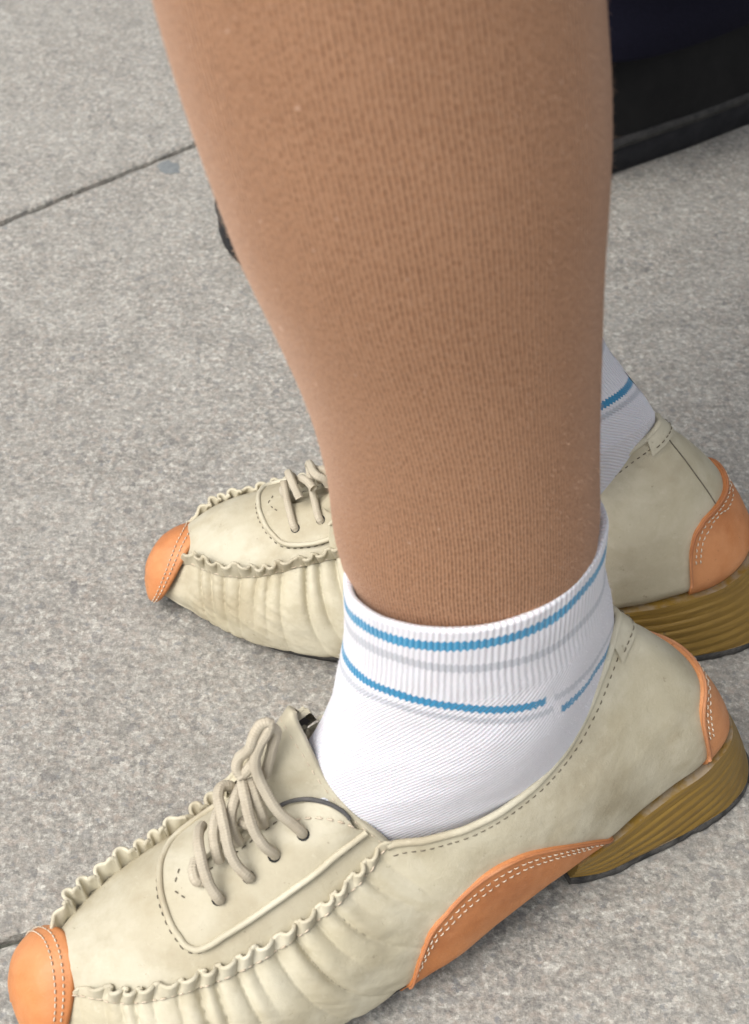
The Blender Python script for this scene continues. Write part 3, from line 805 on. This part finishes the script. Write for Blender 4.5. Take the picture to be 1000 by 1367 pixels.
    # ---- medial flap standing behind the laces
    fl = [(.2030, -.0120, .0640), (.1960, -.0115, .0720), (.1895, -.0120, .0775), (.1825, -.0122, .0825), (.1745, -.0130, .0860)]
    fb = [(.2030, -.0150, .0530), (.1950, -.0175, .0560), (.1880, -.0190, .0600), (.1800, -.0200, .0660), (.1700, -.0205, .0720)]
    fh, bh = resample(fl, 40), resample(fb, 40); tv = np.linspace(0, 1, 12)[None, :, None]
    Fg = bh[:, None]*(1-tv)+fh[:, None]*tv; nf = grid_normals(Fg); nf *= -np.sign(nf[..., 1].mean())
    sub(MB().grid(pad(Fg, nf, .0014), flip=False).tube(fh, .0009, 6), 'inner_flap', 'beige')

    # ---- gathered seams standing along both sides of the vamp
    for side, s0, s1 in ((1, .2655, .1625), (-1, .2660, .1860)):
        ua, ub = sorted((u_of_T(s0, side), u_of_T(s1, side))); uu = np.linspace(ua, ub, 760)
        W, Nw = wall_surface(uu, np.linspace(.9, 1, 4)); Tl = W[:, -1]; Nn = Nw[:, -1]
        ph = gather_phase(uu); am = gather_amp(uu)
        s_ = np.linspace(0, 1, len(uu)); ends = np.minimum(1, np.minimum(s_*60, (1-s_)*40))**.7
        dirn = Nn*.50 + A([0, 0, 1])*.95; 
        inward = -Nn.copy(); inward[:, 2] = 0; inward /= np.linalg.norm(inward, axis=1, keepdims=True)+1e-9
        if side > 0: dirn = dirn + inward*.75
        else: dirn = dirn + inward*.15
        dirn /= np.linalg.norm(dirn, axis=1, keepdims=True)
        wavedir = np.cross(dirn, np.gradient(Tl, axis=0)); wavedir /= np.linalg.norm(wavedir, axis=1, keepdims=True)
        al = np.gradient(Tl, axis=0); al /= np.linalg.norm(al, axis=1, keepdims=True)
        rs = noise1(ph*1.0, 14, 1)
        hgt = (.0050 + .0007*rs + (.0016*noise1(s_*6, 8, 2) if side < 0 else 0))*(1+.12*np.cos(2*np.pi*ph))*ends
        if side > 0: hgt = hgt*(.45 + .55*np.clip(am, 0, 1))
        hgt = hgt*(1.0 if side > 0 else 1.15)
        amp = (.00125 + .0004*noise1(ph*.9, 19, 1))*am*(1 if side > 0 else 1.15)
        hh = np.linspace(0, 1, 12)
        P0 = Tl[:, None] + dirn[:, None]*(hgt[:, None]*hh[None])[..., None]
        wv = np.sin(2*np.pi*ph)[:, None]*hh[None]**.9*amp[:, None] - np.abs(np.cos(np.pi*ph))[:, None]*0
        lean = .30*np.sin(2*np.pi*ph + 1.1)[:, None]*hh[None]**1.5*amp[:, None]
        P0 = P0 + wavedir[:, None]*wv[..., None] + al[:, None]*(lean*1.2)[..., None]
        nn_ = grid_normals(P0); th_ = .00065
        ring = np.concatenate([P0 - nn_*th_, (P0[:, -1:] + dirn[:, None]*.0005), (P0 + nn_*th_)[:, ::-1]], 1)
        sub(MB().grid(ring, flip=(side > 0)), 'gathered_seam', 'beige_edge')
        stitch_row(pale, Tl + Nn*.0006, Nn, .0033, .0024, .00026, lift=.0004, seed=3)
        # needle holes
        hb = MB()
        for k_ in range(int(np.ceil(ph.min())), int(ph.max())+1):
            i_ = int(np.argmin(np.abs(ph-k_)))
            if am[i_] > .4:
                c0 = Tl[i_] + Nn[i_]*.0002; hb.tube([c0 - Nn[i_]*.0006, c0 + Nn[i_]*.0006],   .0005, 6)
        if hb.n: sub(hb, 'needle_holes', 'thread_dark', kind='stuff')

    # ---- toe cap
    Bd = A([(.2750, .0235, .0040), (.2735, .0238, .0110), (.2705, .0222, .0190), (.2665, .0182, .0262), (.2635, .0120, .0315), (.2622, .0050, .0338), (.2625, -.0010, .0330), (.2645, -.0072, .0292), (.2672, -.0120, .0235), (.2690, -.0150, .0170), (.2710, -.0158, .0100), (.2725, -.0152, .0040)])
    if not near: Bd = A([(.266,.0245,.004),(.264,.0250,.011),(.2605,.0240,.019),(.258,.0200,.0262),(.2572,.0130,.0315),(.2590,.0055,.0338),(.2620,-.0005,.0328),(.2655,-.0065,.0290),(.2695,-.0110,.0230),(.2735,-.0135,.0165),(.2770,-.0125,.0105),(.2795,-.0085,.0062)])
    Bh = resample(Bd, 110); tip = A([.2822, .0020, .0115])
    cw = np.linspace(0, 1, 46)[None, :]*np.pi/2*.995
    S_ = Bh[:, None, 0] + (tip[0]-Bh[:, None, 0])*np.sin(cw)
    TZ = tip[1:] + (Bh[:, None, 1:]-tip[1:])*(np.cos(cw)**.95)[..., None]
    CP = np.concatenate([S_[..., None], TZ], 2)
    nC = grid_normals(CP); nC *= np.sign(np.mean(np.sum(nC*(CP-A([.262, .003, .01])), axis=2)))
    CP = CP + nC*(.0008 + .0004*noise2(np.linspace(0, 5, 110)[:, None], np.linspace(0, 3, 46)[None], 8, 2))[..., None]
    rim0 = CP[:, 0] - nC[:, 0]*.0022 + A([-.0008, 0, 0]); rim1 = CP[:, 0] - nC[:, 0]*.0006 + A([-.0010, 0, 0])
    capP = np.concatenate([rim0[:, None], rim1[:, None], CP], 1)
    cap = sub(MB().grid(capP, flip=False), 'toe_cap', 'orange')
    stitch_row(pale, CP[6:-6, 4], nC[6:-6, 4], .0021, .0014, .00024, seed=5)
    stitch_row(pale, CP[6:-6, 8], nC[6:-6, 8], .0021, .0014, .00024, seed=6)

    # ---- orange arch panel (outer side)
    def strip(us, vlo, vhi, lift, nm=26):
        """panel on the wall between vlo(u) and vhi(u)"""
        vv = np.linspace(-.05, 1, 140); P_, N_ = wall_surface(us, vv, wr=.25)
        tt = np.linspace(0, 1, nm); out = np.zeros((len(us), nm, 3)); no = np.zeros_like(out)
        for i_ in range(len(us)):
            x_ = vlo[i_]*(1-tt)+vhi[i_]*tt
            for c_ in range(3): out[i_, :, c_] = np.interp(x_, vv, P_[i_, :, c_]); no[i_, :, c_] = np.interp(x_, vv, N_[i_, :, c_])
        return out + no*lift, no
    au = [.2335, .2365, .2396, .251, .2708, .2966, .3249, .3525, .3843, .4040]
    av = [.0, .09, .174, .351, .520, .625, .605, .450, .200, .04]
    us = np.linspace(.2337, .4035, 190); vh = hermite(np.c_[au, av, np.zeros(len(au))], A(au))((us-au[0])/(au[-1]-au[0]))[:, 1]
    ap_, an_ = strip(us, np.full(len(us), -.05), vh, .0011)
    sub(MB().grid(pad(ap_, an_, .0011), flip=True), 'arch_panel', ['orange'])
    sub(MB().tube(ap_[2:-2, -1] + an_[2:-2, -1]*.0001, .00055, 6), 'panel_edge', 'orange_edge')
    for dv, sd in ((3, 1), (5, 2)):
        L_ = ap_[6:-14, -dv] if dv == 3 else ap_[10:-22, -dv]
        stitch_row(pale, L_, an_[6:-14, -dv] if dv == 3 else an_[10:-22, -dv], .0026, .0017, .00026, seed=sd)

    # ---- heel patch
    us = np.linspace(.4740, .5660, 120); x_ = (us - .5115)/(.0330); x_ = np.clip(np.where(x_ < 0, (us-.5115)/(.5115-.4770), (us-.5115)/(.5680-.5115)), -1, 1)
    vh = np.interp(us, [.474, .4755, .478, .482, .488, .496, .5115, .522, .532, .544, .553, .559, .563, .5652, .566], [0, .16, .30, .39, .44, .46, .465, .465, .465, .46, .42, .35, .25, .12, 0]); vh = np.convolve(np.pad(vh, 3, mode='edge'), np.ones(7)/7, 'valid')
    hp, hn = strip(us, np.full(len(us), -.03), vh, .0012)
    sub(MB().grid(pad(hp, hn, .0012), flip=True), 'heel_patch', 'orange')
    sub(MB().tube(hp[1:-1, -1] + hn[1:-1, -1]*.0001, .0007, 6), 'patch_edge', 'orange_edge')
    for off_, sd in ((.0020, 1), (.0042, 2)):
        e_ = hp[:, -1]; dlt = hp[:, -1]-hp[:, 0]; ln_ = np.linalg.norm(dlt, axis=1)
        # rows parallel to the rim, measured inwards
        cen = hp[60, 8]; L_ = e_ + (cen-e_)/np.linalg.norm(cen-e_, axis=1, keepdims=True)*off_
        # back on to the surface
        flat = hp.reshape(-1, 3); idx = [int(np.argmin(np.sum((flat-q_)**2, axis=1))) for q_ in L_]
        L2 = flat[idx]; n2 = hn.reshape(-1, 3)[idx]; 
        k5 = np.ones(7)/7; L2 = np.stack([np.convolve(np.pad(L2[:, c_], 3, mode='edge'), k5, 'valid') for c_ in range(3)], 1)
        stitch_row(pale, L2[4:-4], n2[4:-4], .0026, .0017, .00030, seed=sd, lift=.0004)

    # ---- topline binding and the tab at the back
    ub = np.linspace(u_of_T(.1655, 1), u_of_T(.168, -1), 420); Wb, Nb = wall_surface(ub, np.linspace(.9, 1, 4))
    bl = Wb[:, -1]; sub(MB().tube(bl + A([0, 0, .0002]), .00125, 10), 'collar_binding', 'beige_edge')
    Wb2, Nb2 = wall_surface(ub, A([.93, .945, .96])); stitch_row(dark, Wb2[:, 1], Nb2[:, 1], .0028, .0017, .00020, lift=.0001)
    ut = np.linspace(.452, .565, 90); Wt, Ntt = wall_surface(ut, np.linspace(.80, 1, 10)); 
    lipb = Wt[:, -1] + A([0, 0, .0018]); 
    tab = np.concatenate([Wt[:, 5:] + Ntt[:, 5:]*.0011, (lipb + Ntt[:, -1]*.0004)[:, None], (lipb - Ntt[:, -1]*.0018)[:, None], (Wt[:, -1]-Ntt[:, -1]*.0024)[:, None]], 1)
    sub(MB().grid(tab, flip=True), 'heel_tab', 'beige_edge')
    stitch_row(dark, Wt[4:-4, 6]+Ntt[4:-4, 6]*.0011, Ntt[4:-4, 6], .0026, .0017, .0002)
    # back seams
    vv = np.linspace(.10, .97, 60)
    for uu_ in ((.5285,) if True else ()):
        Ws, Ns = wall_surface(A([uu_-.002, uu_, uu_+.002]), vv); 
        dark.tube(Ws[1, 24:] + Ns[1, 24:]*.0000, .00035, 5)

    # ---- wedge heel
    us = np.linspace(.372, .648, 240); Fw = wall_base(us, A([0.0, .02]))[:, 0]; Fw = wall_f(us)[:, :3].copy()
    bot = resample([(.0965, .0300, 0), (.0857, .0325, 0), (.0703, .0322, 0), (.0475, .0303, 0), (.0300, .0272, 0), (.0200, .0225, 0), (.0120, .0130, 0), (.0095, .0020, 0), (.0115, -.0090, 0), (.0180, -.0185, 0), (.0300, -.0260, 0), (.0519, -.0318, 0), (.0700, -.0335, 0), (.0860, -.0338, 0), (.0965, -.0325, 0)], 240)
    outw = Fw[:, :2]-A([.07, 0]); tng = np.gradient(Fw[:, :2], axis=0); ow = np.stack([-tng[:, 1], tng[:, 0]], 1); ow /= np.linalg.norm(ow, axis=1, keepdims=True); ow *= np.sign(np.sum(ow*outw, axis=1))[:, None]
    top = Fw.copy(); top[:, :2] += ow*.0010; top[:, 2] += .0012
    nw = 90; ww = np.linspace(0, 1, nw)[None, :, None]; zb = .0042
    bot3 = bot.copy(); bot3[:, 2] = zb
    WP = bot3[:, None]*(1-ww) + top[:, None]*ww
    belly = np.sin(np.pi*ww[..., 0])*.0006; dz = top[:, None, 2] - WP[..., 2]
    gr = np.zeros_like(dz)
    rear = np.interp(us, [.372, .45, .49, .53, .57, .648], [1, 1, .25, .25, 1, 1])[:, None]
    for g0 in (.0042, .0082, .0122, .0162, .0202, .0245, .029):
        gr += np.exp(-((dz-g0)/.00042)**2)
    lines = np.interp(dz, [0, .004, .03], [0, 1, 1])
    WP[..., :2] += ow[:, None]*(belly - (.00024 + .0002*noise2(us[:, None]*40, dz*200, 9, 2))*gr*rear + .00018*np.sin(dz/.00135*2)*rear + .00015*noise2(us[:, None]*60, dz*900, 4, 2))[..., None]
    uvw = np.stack(np.broadcast_arrays(np.linspace(0, 1, 240)[:, None]*1.0, (ww[..., 0]*1.0)), -1).copy(); uvw[..., 1] = WP[..., 2]/.037
    uvw[..., 1] = (WP[..., 2] - top[:, None, 2] + .036)/.036
    wm = MB().grid(WP, uvw, flip=True)
    wm.add(np.concatenate([WP[0], WP[-1]]), [(i, nw+i, nw+i+1, i+1) for i in range(nw-1)], uv=np.concatenate([uvw[0], uvw[-1]]))
    wm.add(np.concatenate([top, bot3]), [tuple(range(240)), tuple(range(479, 239, -1))])
    sub(wm, 'wedge_heel', 'wedge')
    # ---- rubber outsole under the wedge and under the forefoot
    om = MB(); b0 = bot.copy(); wavy = (.0004*noise1(np.arange(240)*.14, 5, 2))[:, None]
    bo1 = b0.copy(); bo1[:, :2] += ow*(.0006+wavy); bo0 = b0.copy(); bo0[:, :2] += ow*(.0001+wavy)
    lay = np.stack([np.c_[bo0[:, :2], np.full(240, .0001)], np.c_[bo1[:, :2], np.full(240, .0009)], np.c_[bo1[:, :2], np.full(240, .0038)], np.c_[b0[:, :2]-ow*.0008, np.full(240, .0044)]], 1)
    om.grid(lay, flip=True); om.add(np.concatenate([lay[:, -1], lay[:, 0]]), [tuple(range(240)), tuple(range(479, 239, -1))])
    om.add(np.concatenate([lay[0], lay[-1]]), [(i, 4+i, 5+i, i+1) for i in range(3)])
    ss = np.linspace(.092, .2765, 120)
    lu = np.linspace(0, .40, 600); mu = np.linspace(.62, 1, 600); LF = wall_f(lu); MF = wall_f(mu)
    tl = np.interp(-ss, -LF[:, 0], LF[:, 1]); tm = np.interp(ss, MF[:, 0], MF[:, 1])
    zl = np.interp(-ss, -LF[:, 0], LF[:, 2]); zm = np.interp(ss, MF[:, 0], MF[:, 2])
    endf = np.interp(ss, [.262, .270, .2745, .2765], [1, .9, .6, .15]); mid_ = (tl+tm)/2
    tl = mid_+(tl-mid_)*endf; tm = mid_+(tm-mid_)*endf
    zb_ = np.interp(ss, [.092, .105, .125, .145, .158, .255, .2765], [.011, .011, .008, .0035, .0001, .0001, .003])
    sec = []
    for k_, (e1, zz) in enumerate(((.0045, 0), (.0030, .0012), (.0026, 1), (.006, 1.2))): pass
    top_l = np.stack([ss, tl-.0012, zl+.0025], 1); bot_l = np.stack([ss, tl-.0060, zb_], 1); edge_l = np.stack([ss, tl-.0042, (zb_+zl)/2], 1)
    top_m = np.stack([ss, tm+.0012, zm+.0025], 1); bot_m = np.stack([ss, tm+.0060, zb_], 1); edge_m = np.stack([ss, tm+.0042, (zb_+zm)/2], 1)
    om.grid(np.stack([top_l, edge_l, bot_l, bot_m, edge_m, top_m], 1), close_v=True, flip=True)
    sub(om, 'outsole', 'outsole')

    # ---- laces
    eye = A([(0.827, 0.308), (0.734, 0.325), (0.648, 0.323), (0.547, 0.318)])
    eb = MB()
    for e_ in eye:
        for qq_ in ((e_[1],) if near else (e_[1], 1.08-e_[1]*.95)):
            c0 = apron(e_[0], qq_); n0 = apron_n(e_[0], qq_); eb.tube([c0-n0*.001, c0+n0*.00150], .0020, 12)
            rg = np.linspace(0, 2*np.pi, 17); x1 = np.cross(n0, [0, 0, 1.]); x1 /= np.linalg.norm(x1); y1 = np.cross(n0, x1)
    sub(eb, 'eyelet_holes', 'hole')
    for path in LACES:
        C = resample(path, 70); r0 = .00170*(1+.04*noise1(np.linspace(0, 9, 70), 3, 2))
        r0[:3] *= A([.75, .9, 1])
        sub(MB().tube(C, r0, 12), 'lace', 'lace')
    for k_, (pe, zt) in enumerate(() if near else ((.827, .0850), (.734, .0800), (.648, .0760), (.547, .0680))):
        qm = 1.08-.308*.95; c0 = apron(pe, qm); n0 = apron_n(pe, qm); ct = apron(pe-.02, .66); ct2 = apron(pe-.035, .52)
        C = resample([c0-n0*.0012, c0+n0*.0016+A([0, .0006, 0]), ct+A([0, 0, .0042]), A([ct2[0], ct2[1], zt])], 40)
        sub(MB().tube(C, .0016, 12), 'lace', 'lace')
    sub(pale, 'stitching', 'thread', kind='stuff'); sub(dark, 'dark_stitching', 'thread_dark', kind='stuff')
    return wall

# lace paths come from here (shoe coordinates)
LACES = [
 [(0.1883, 0.0186, 0.0680), (0.1895, 0.0188, 0.0715), (0.1914, 0.0175, 0.0745), (0.1946, 0.0151, 0.0790), (0.1968, 0.0105, 0.0850), (0.1978, 0.0075, 0.0900), (0.1978, 0.0063, 0.0950), (0.1961, 0.0055, 0.1000), (0.1928, 0.0046, 0.1040), (0.1916, 0.0036, 0.1060), (0.1939, 0.0031, 0.1060), (0.1964, 0.0039, 0.1040), (0.1984, 0.0049, 0.1000), (0.1995, 0.0037, 0.0965), (0.2012, 0.0026, 0.0940), (0.2027, 0.0035, 0.0900), (0.2019, 0.0049, 0.0880)],
 [(0.2020, 0.0040, 0.0870), (0.1998, 0.0052, 0.0905), (0.1973, 0.0048, 0.0940), (0.1949, 0.0038, 0.0990), (0.1917, 0.0037, 0.1040), (0.1901, 0.0036, 0.1020), (0.1916, 0.0045, 0.0960), (0.1933, 0.0050, 0.0900), (0.1948, 0.0054, 0.0850)],
 [(0.1978, 0.0193, 0.0640), (0.1989, 0.0196, 0.0670), (0.2008, 0.0190, 0.0700), (0.2025, 0.0165, 0.0740), (0.2031, 0.0131, 0.0790), (0.2027, 0.0094, 0.0830), (0.2021, 0.0059, 0.0850), (0.2015, 0.0039, 0.0850)],
 [(0.1984, 0.0117, 0.0700), (0.1989, 0.0116, 0.0770), (0.1994, 0.0093, 0.0810), (0.1995, 0.0063, 0.0840), (0.1996, 0.0044, 0.0850)],
 [(0.2069, 0.0212, 0.0600), (0.2080, 0.0216, 0.0630), (0.2099, 0.0197, 0.0660), (0.2110, 0.0166, 0.0700), (0.2106, 0.0119, 0.0750), (0.2098, 0.0066, 0.0780), (0.2090, 0.0025, 0.0790), (0.2070, -0.0004, 0.0790), (0.2048, -0.0008, 0.0780), (0.2031, -0.0010, 0.0750)],
 [(0.2063, 0.0118, 0.0655), (0.2077, 0.0106, 0.0705), (0.2074, 0.0081, 0.0740), (0.2057, 0.0059, 0.0770), (0.2034, 0.0033, 0.0780), (0.2014, 0.0006, 0.0770)],
 [(0.2170, 0.0222, 0.0560), (0.2180, 0.0221, 0.0590), (0.2191, 0.0199, 0.0620), (0.2195, 0.0168, 0.0655), (0.2192, 0.0130, 0.0690), (0.2184, 0.0090, 0.0700), (0.2170, 0.0053, 0.0690), (0.2148, 0.0013, 0.0660)],
 [(0.2136, 0.0134, 0.0625), (0.2141, 0.0121, 0.0670), (0.2133, 0.0086, 0.0700), (0.2115, 0.0052, 0.0715), (0.2090, 0.0015, 0.0710)],
 [(0.2043, 0.0073, 0.0700), (0.2030, 0.0096, 0.0705), (0.1991, 0.0106, 0.0700)],
 [(0.2197, 0.0079, 0.0600), (0.2218, 0.0122, 0.0600), (0.2217, 0.0145, 0.0590), (0.2202, 0.0149, 0.0580)],
]

def tf_far_sock(V):
    Q = tf_far(V); Q[:, 0] += far_dx(Q[:, 2]) - .0266; return Q
near_sock = build_sock(tf_near, False); far_sock = build_sock(tf_far_sock, True)
near_shoe = build_shoe(tf_near, False, True)
near_shoe['label'] = 'nearer beige shoe with orange toe cap, orange arch panel and four laced eyelets'
far_shoe = build_shoe(tf_far, True, False)
far_shoe['label'] = 'farther beige shoe, partly hidden behind the leg, with orange heel patch on an amber wedge'

# ---- loose fibres standing off the knit
def fuzz(name, mat, P, N, count, lmin, lmax, seed, keep=None):
    rs = np.random.RandomState(seed); n, m = P.shape[:2]
    i = rs.randint(0, n-1, count); j = rs.randint(0, m-1, count); a = rs.rand(count, 1); b = rs.rand(count, 1)
    p0 = P[i, j]*(1-a)*(1-b) + P[i+1, j]*a*(1-b) + P[i, j+1]*(1-a)*b + P[i+1, j+1]*a*b
    n0 = N[i, j]; r3 = rs.normal(size=(count, 3)); d = n0*.75 + r3*.55; d /= np.linalg.norm(d, axis=1, keepdims=True)
    flipm = np.sum(d*n0, axis=1) < .15; d[flipm] += n0[flipm]*.8; d /= np.linalg.norm(d, axis=1, keepdims=True)
    L = rs.uniform(lmin, lmax, (count, 1))*rs.uniform(.5, 1, (count, 1))
    side = np.cross(d, r3[:, [1, 2, 0]]); side /= np.linalg.norm(side, axis=1, keepdims=True); w_ = .000030
    bend = side*0 + rs.normal(size=(count, 3))*.35*L
    p1 = p0 + d*L*.55 + bend*.2; p2 = p0 + d*L + bend*.8
    V = np.stack([p0-side*w_, p0+side*w_, p1+side*w_*.8, p1-side*w_*.8, p2], 1).reshape(-1, 3)
    k = np.arange(count)*5
    F4 = np.stack([k, k+1, k+2, k+3], 1).tolist(); F3 = np.stack([k+3, k+2, k+4], 1).tolist()
    return MB().add(V, F4 + F3).build(name, mat, person, kind='stuff', smooth=False)
sel = zs < .34
Pn = PA[sel]; Nn_ = grid_normals(Pn); Nn_ *= np.sign(np.mean(np.sum(Nn_[..., :2]*(Pn[..., :2]-A([.015, .308])), axis=2)))
fuzz('tights_fuzz', 'fuzz_tan', Pn, Nn_, 26000, .0006, .0019, 3)
ang = np.radians(np.linspace(-180, 180, 200)); Sx = sock_surface(ang, np.linspace(0, .62, 120)); nS = grid_normals(Sx)
nS *= np.sign(np.mean(np.sum(nS*(Sx-A([.125, .003, .1])), axis=2)))
W2 = tf_near(Sx.reshape(-1, 3)).reshape(Sx.shape); n2 = np.concatenate([nS[..., :1]*Na + nS[..., 1:2]*Nl, nS[..., 2:]], 2)
fuzz('sock_fuzz', 'fuzz_white', W2, n2, 9000, .0005, .0016, 5)

# ------------------------------------------------------------------ the second person, behind: black shoe under a navy trouser leg
other = empty('person', (.12, .80, 0), 'person behind the tan leg, only a black shoe and navy trouser hem showing', 'person')
def black_shoe(toe, heel, w_side):
    toe, heel = A(toe), A(heel); L = np.linalg.norm(heel-toe); a = (toe-heel)/L; l = A([-a[1], a[0]])
    # outline half widths along the shoe, s from heel 0 to toe 1
    S = [0, .03, .10, .25, .42, .60, .75, .86, .93, .965, .985, .996, 1]
    Wd = [.10, .24, .33, .345, .33, .40, .46, .44, .37, .30, .22, .11, .03]
    Ht = [.062, .075, .085, .085, .082, .070, .058, .052, .047, .043, .038, .031, .026]
    s = 1-(1-np.linspace(0, 1, 90))**1.3; s = np.linspace(0, 1, 90)
    s = .5 - .5*np.cos(np.pi*s); wd = np.interp(s, S, Wd)*.115; ht = np.interp(s, S, Ht)
    k = np.ones(5)/5; ht = np.convolve(np.pad(ht, 2, mode='edge'), k, 'valid')
    th = np.linspace(0, np.pi, 30); X = np.cos(th); Z = np.sin(th)**.75
    t = wd[:, None]*np.sign(X)*np.abs(X)**.8; z = .022 + (ht[:, None]-.022)*Z[None]
    P = np.stack(np.broadcast_arrays(s[:, None]*L, t, z), -1).copy()
    P += .0008*noise2(s[:, None]*14, th[None]*2, 5, 3)[..., None]
    w_ = lambda Q: np.c_[heel + Q[:, :1]*a + Q[:, 1:2]*l, Q[:, 2]]
    up = MB().grid(P, flip=True).build('shoe', 'blackshoe', other, tf=w_)
    o_ = np.concatenate([np.stack([s*L, wd, 0*s], 1), np.stack([s*L, -wd, 0*s], 1)[::-1]])
    c_ = o_.mean(0); dn = o_-c_; dn[:, 2] = 0; dn /= np.linalg.norm(dn, axis=1, keepdims=True)+1e-9
    def ring(d, z): return np.c_[(o_+dn*d)[:, :2], np.full(len(o_), z)]
    lay = np.stack([ring(.001, .0005), ring(.003, .003), ring(.003, .0150), ring(.0005, .0165)], 1)
    mb = MB().grid(lay, close_u=True, flip=True); mb.add(lay[:, 0], [tuple(range(len(o_)))])
    mb.build('sole', 'blacksole', up, tf=w_)
    lay = np.stack([ring(.0005, .0165), ring(.0042, .0170), ring(.0042, .0205), ring(.001, .0225)], 1)
    mb = MB().grid(lay, close_u=True, flip=True); mb.add(lay[:, -1], [tuple(range(len(o_)))]); mb.build('welt', 'welt', up, tf=w_)
    return up
black_shoe((-.0730, .677), (.240, .877), 1)
black_shoe((.20, 1.20), (.49, 1.33), 1)
def trouser_ring(cx, cy, z, rx, ry, rot, wv, n=96, seed=1):
    a = np.linspace(0, 2*np.pi, n, endpoint=False); k = 1 + wv*noise1(a/(2*np.pi)*9, seed, 2)
    k[-6:] = k[-6:]*np.linspace(1, 0, 6) + k[0]*np.linspace(0, 1, 6)
    x = rx*k*np.cos(a); y = ry*k*np.sin(a); c, s = math.cos(rot), math.sin(rot)
    return np.stack([cx+x*c-y*s, cy+x*s+y*c, np.full(n, z)], 1)
rot = math.atan2(.213, .315); tr = MB(); tops = []
for cx0, cy0, sd in ((.152, .822, 1), (.40, 1.29, 5)):
    R1 = []
    for z, k, dx, wv in ((.094, .90, 0, .02), (.082, .98, 0, .04), (.092, 1.0, 0, .04), (.11, .97, 0, .05), (.13, .96, .003, .06), (.17, .93, .008, .05), (.25, .90, .012, .04), (.40, .95, .01, .03), (.55, 1.0, 0, .02), (.82, 1.15, 0, .01)):
        f_ = max(0, (z-.4)/.42); R1.append(trouser_ring(cx0+dx+(.29-cx0)*f_*.7, cy0+(1.06-cy0)*f_*.72, z, .118*k, .066*k*(1+.25*f_), rot, wv, seed=sd))
    R1 = A(R1); nz = len(R1); R1 = hermite(R1.reshape(nz, -1), np.arange(nz))(np.linspace(0, 1, 70)).reshape(70, 96, 3)
    tr.grid(R1, close_v=True)
RT = [trouser_ring(.29, 1.06, z, rx, ry, rot, 0) for z, rx, ry in ((.80, .13, .19), (.86, .15, .22), (1.0, .14, .19), (1.05, .02, .02))]
tr.grid(A(RT), close_v=True)
tr.build('trousers', 'navy', other)
RT = [trouser_ring(.29, 1.06, z, rx, ry, rot, .02) for z, rx, ry in ((.90, .17, .24), (1.05, .15, .21), (1.2, .16, .22), (1.4, .15, .24), (1.48, .09, .12), (1.50, .05, .06))]
MB().grid(A(RT), close_v=True).build('jacket', 'navy', other)
RT = [trouser_ring(.29, 1.06, z, rx, ry, rot, 0) for z, rx, ry in ((1.42, .055, .055), (1.53, .055, .055), (1.57, .085, .07), (1.66, .10, .08), (1.74, .085, .07), (1.79, .03, .03), (1.795, .001, .001))]
MB().grid(A(RT), close_v=True).build('head', 'dress', other)
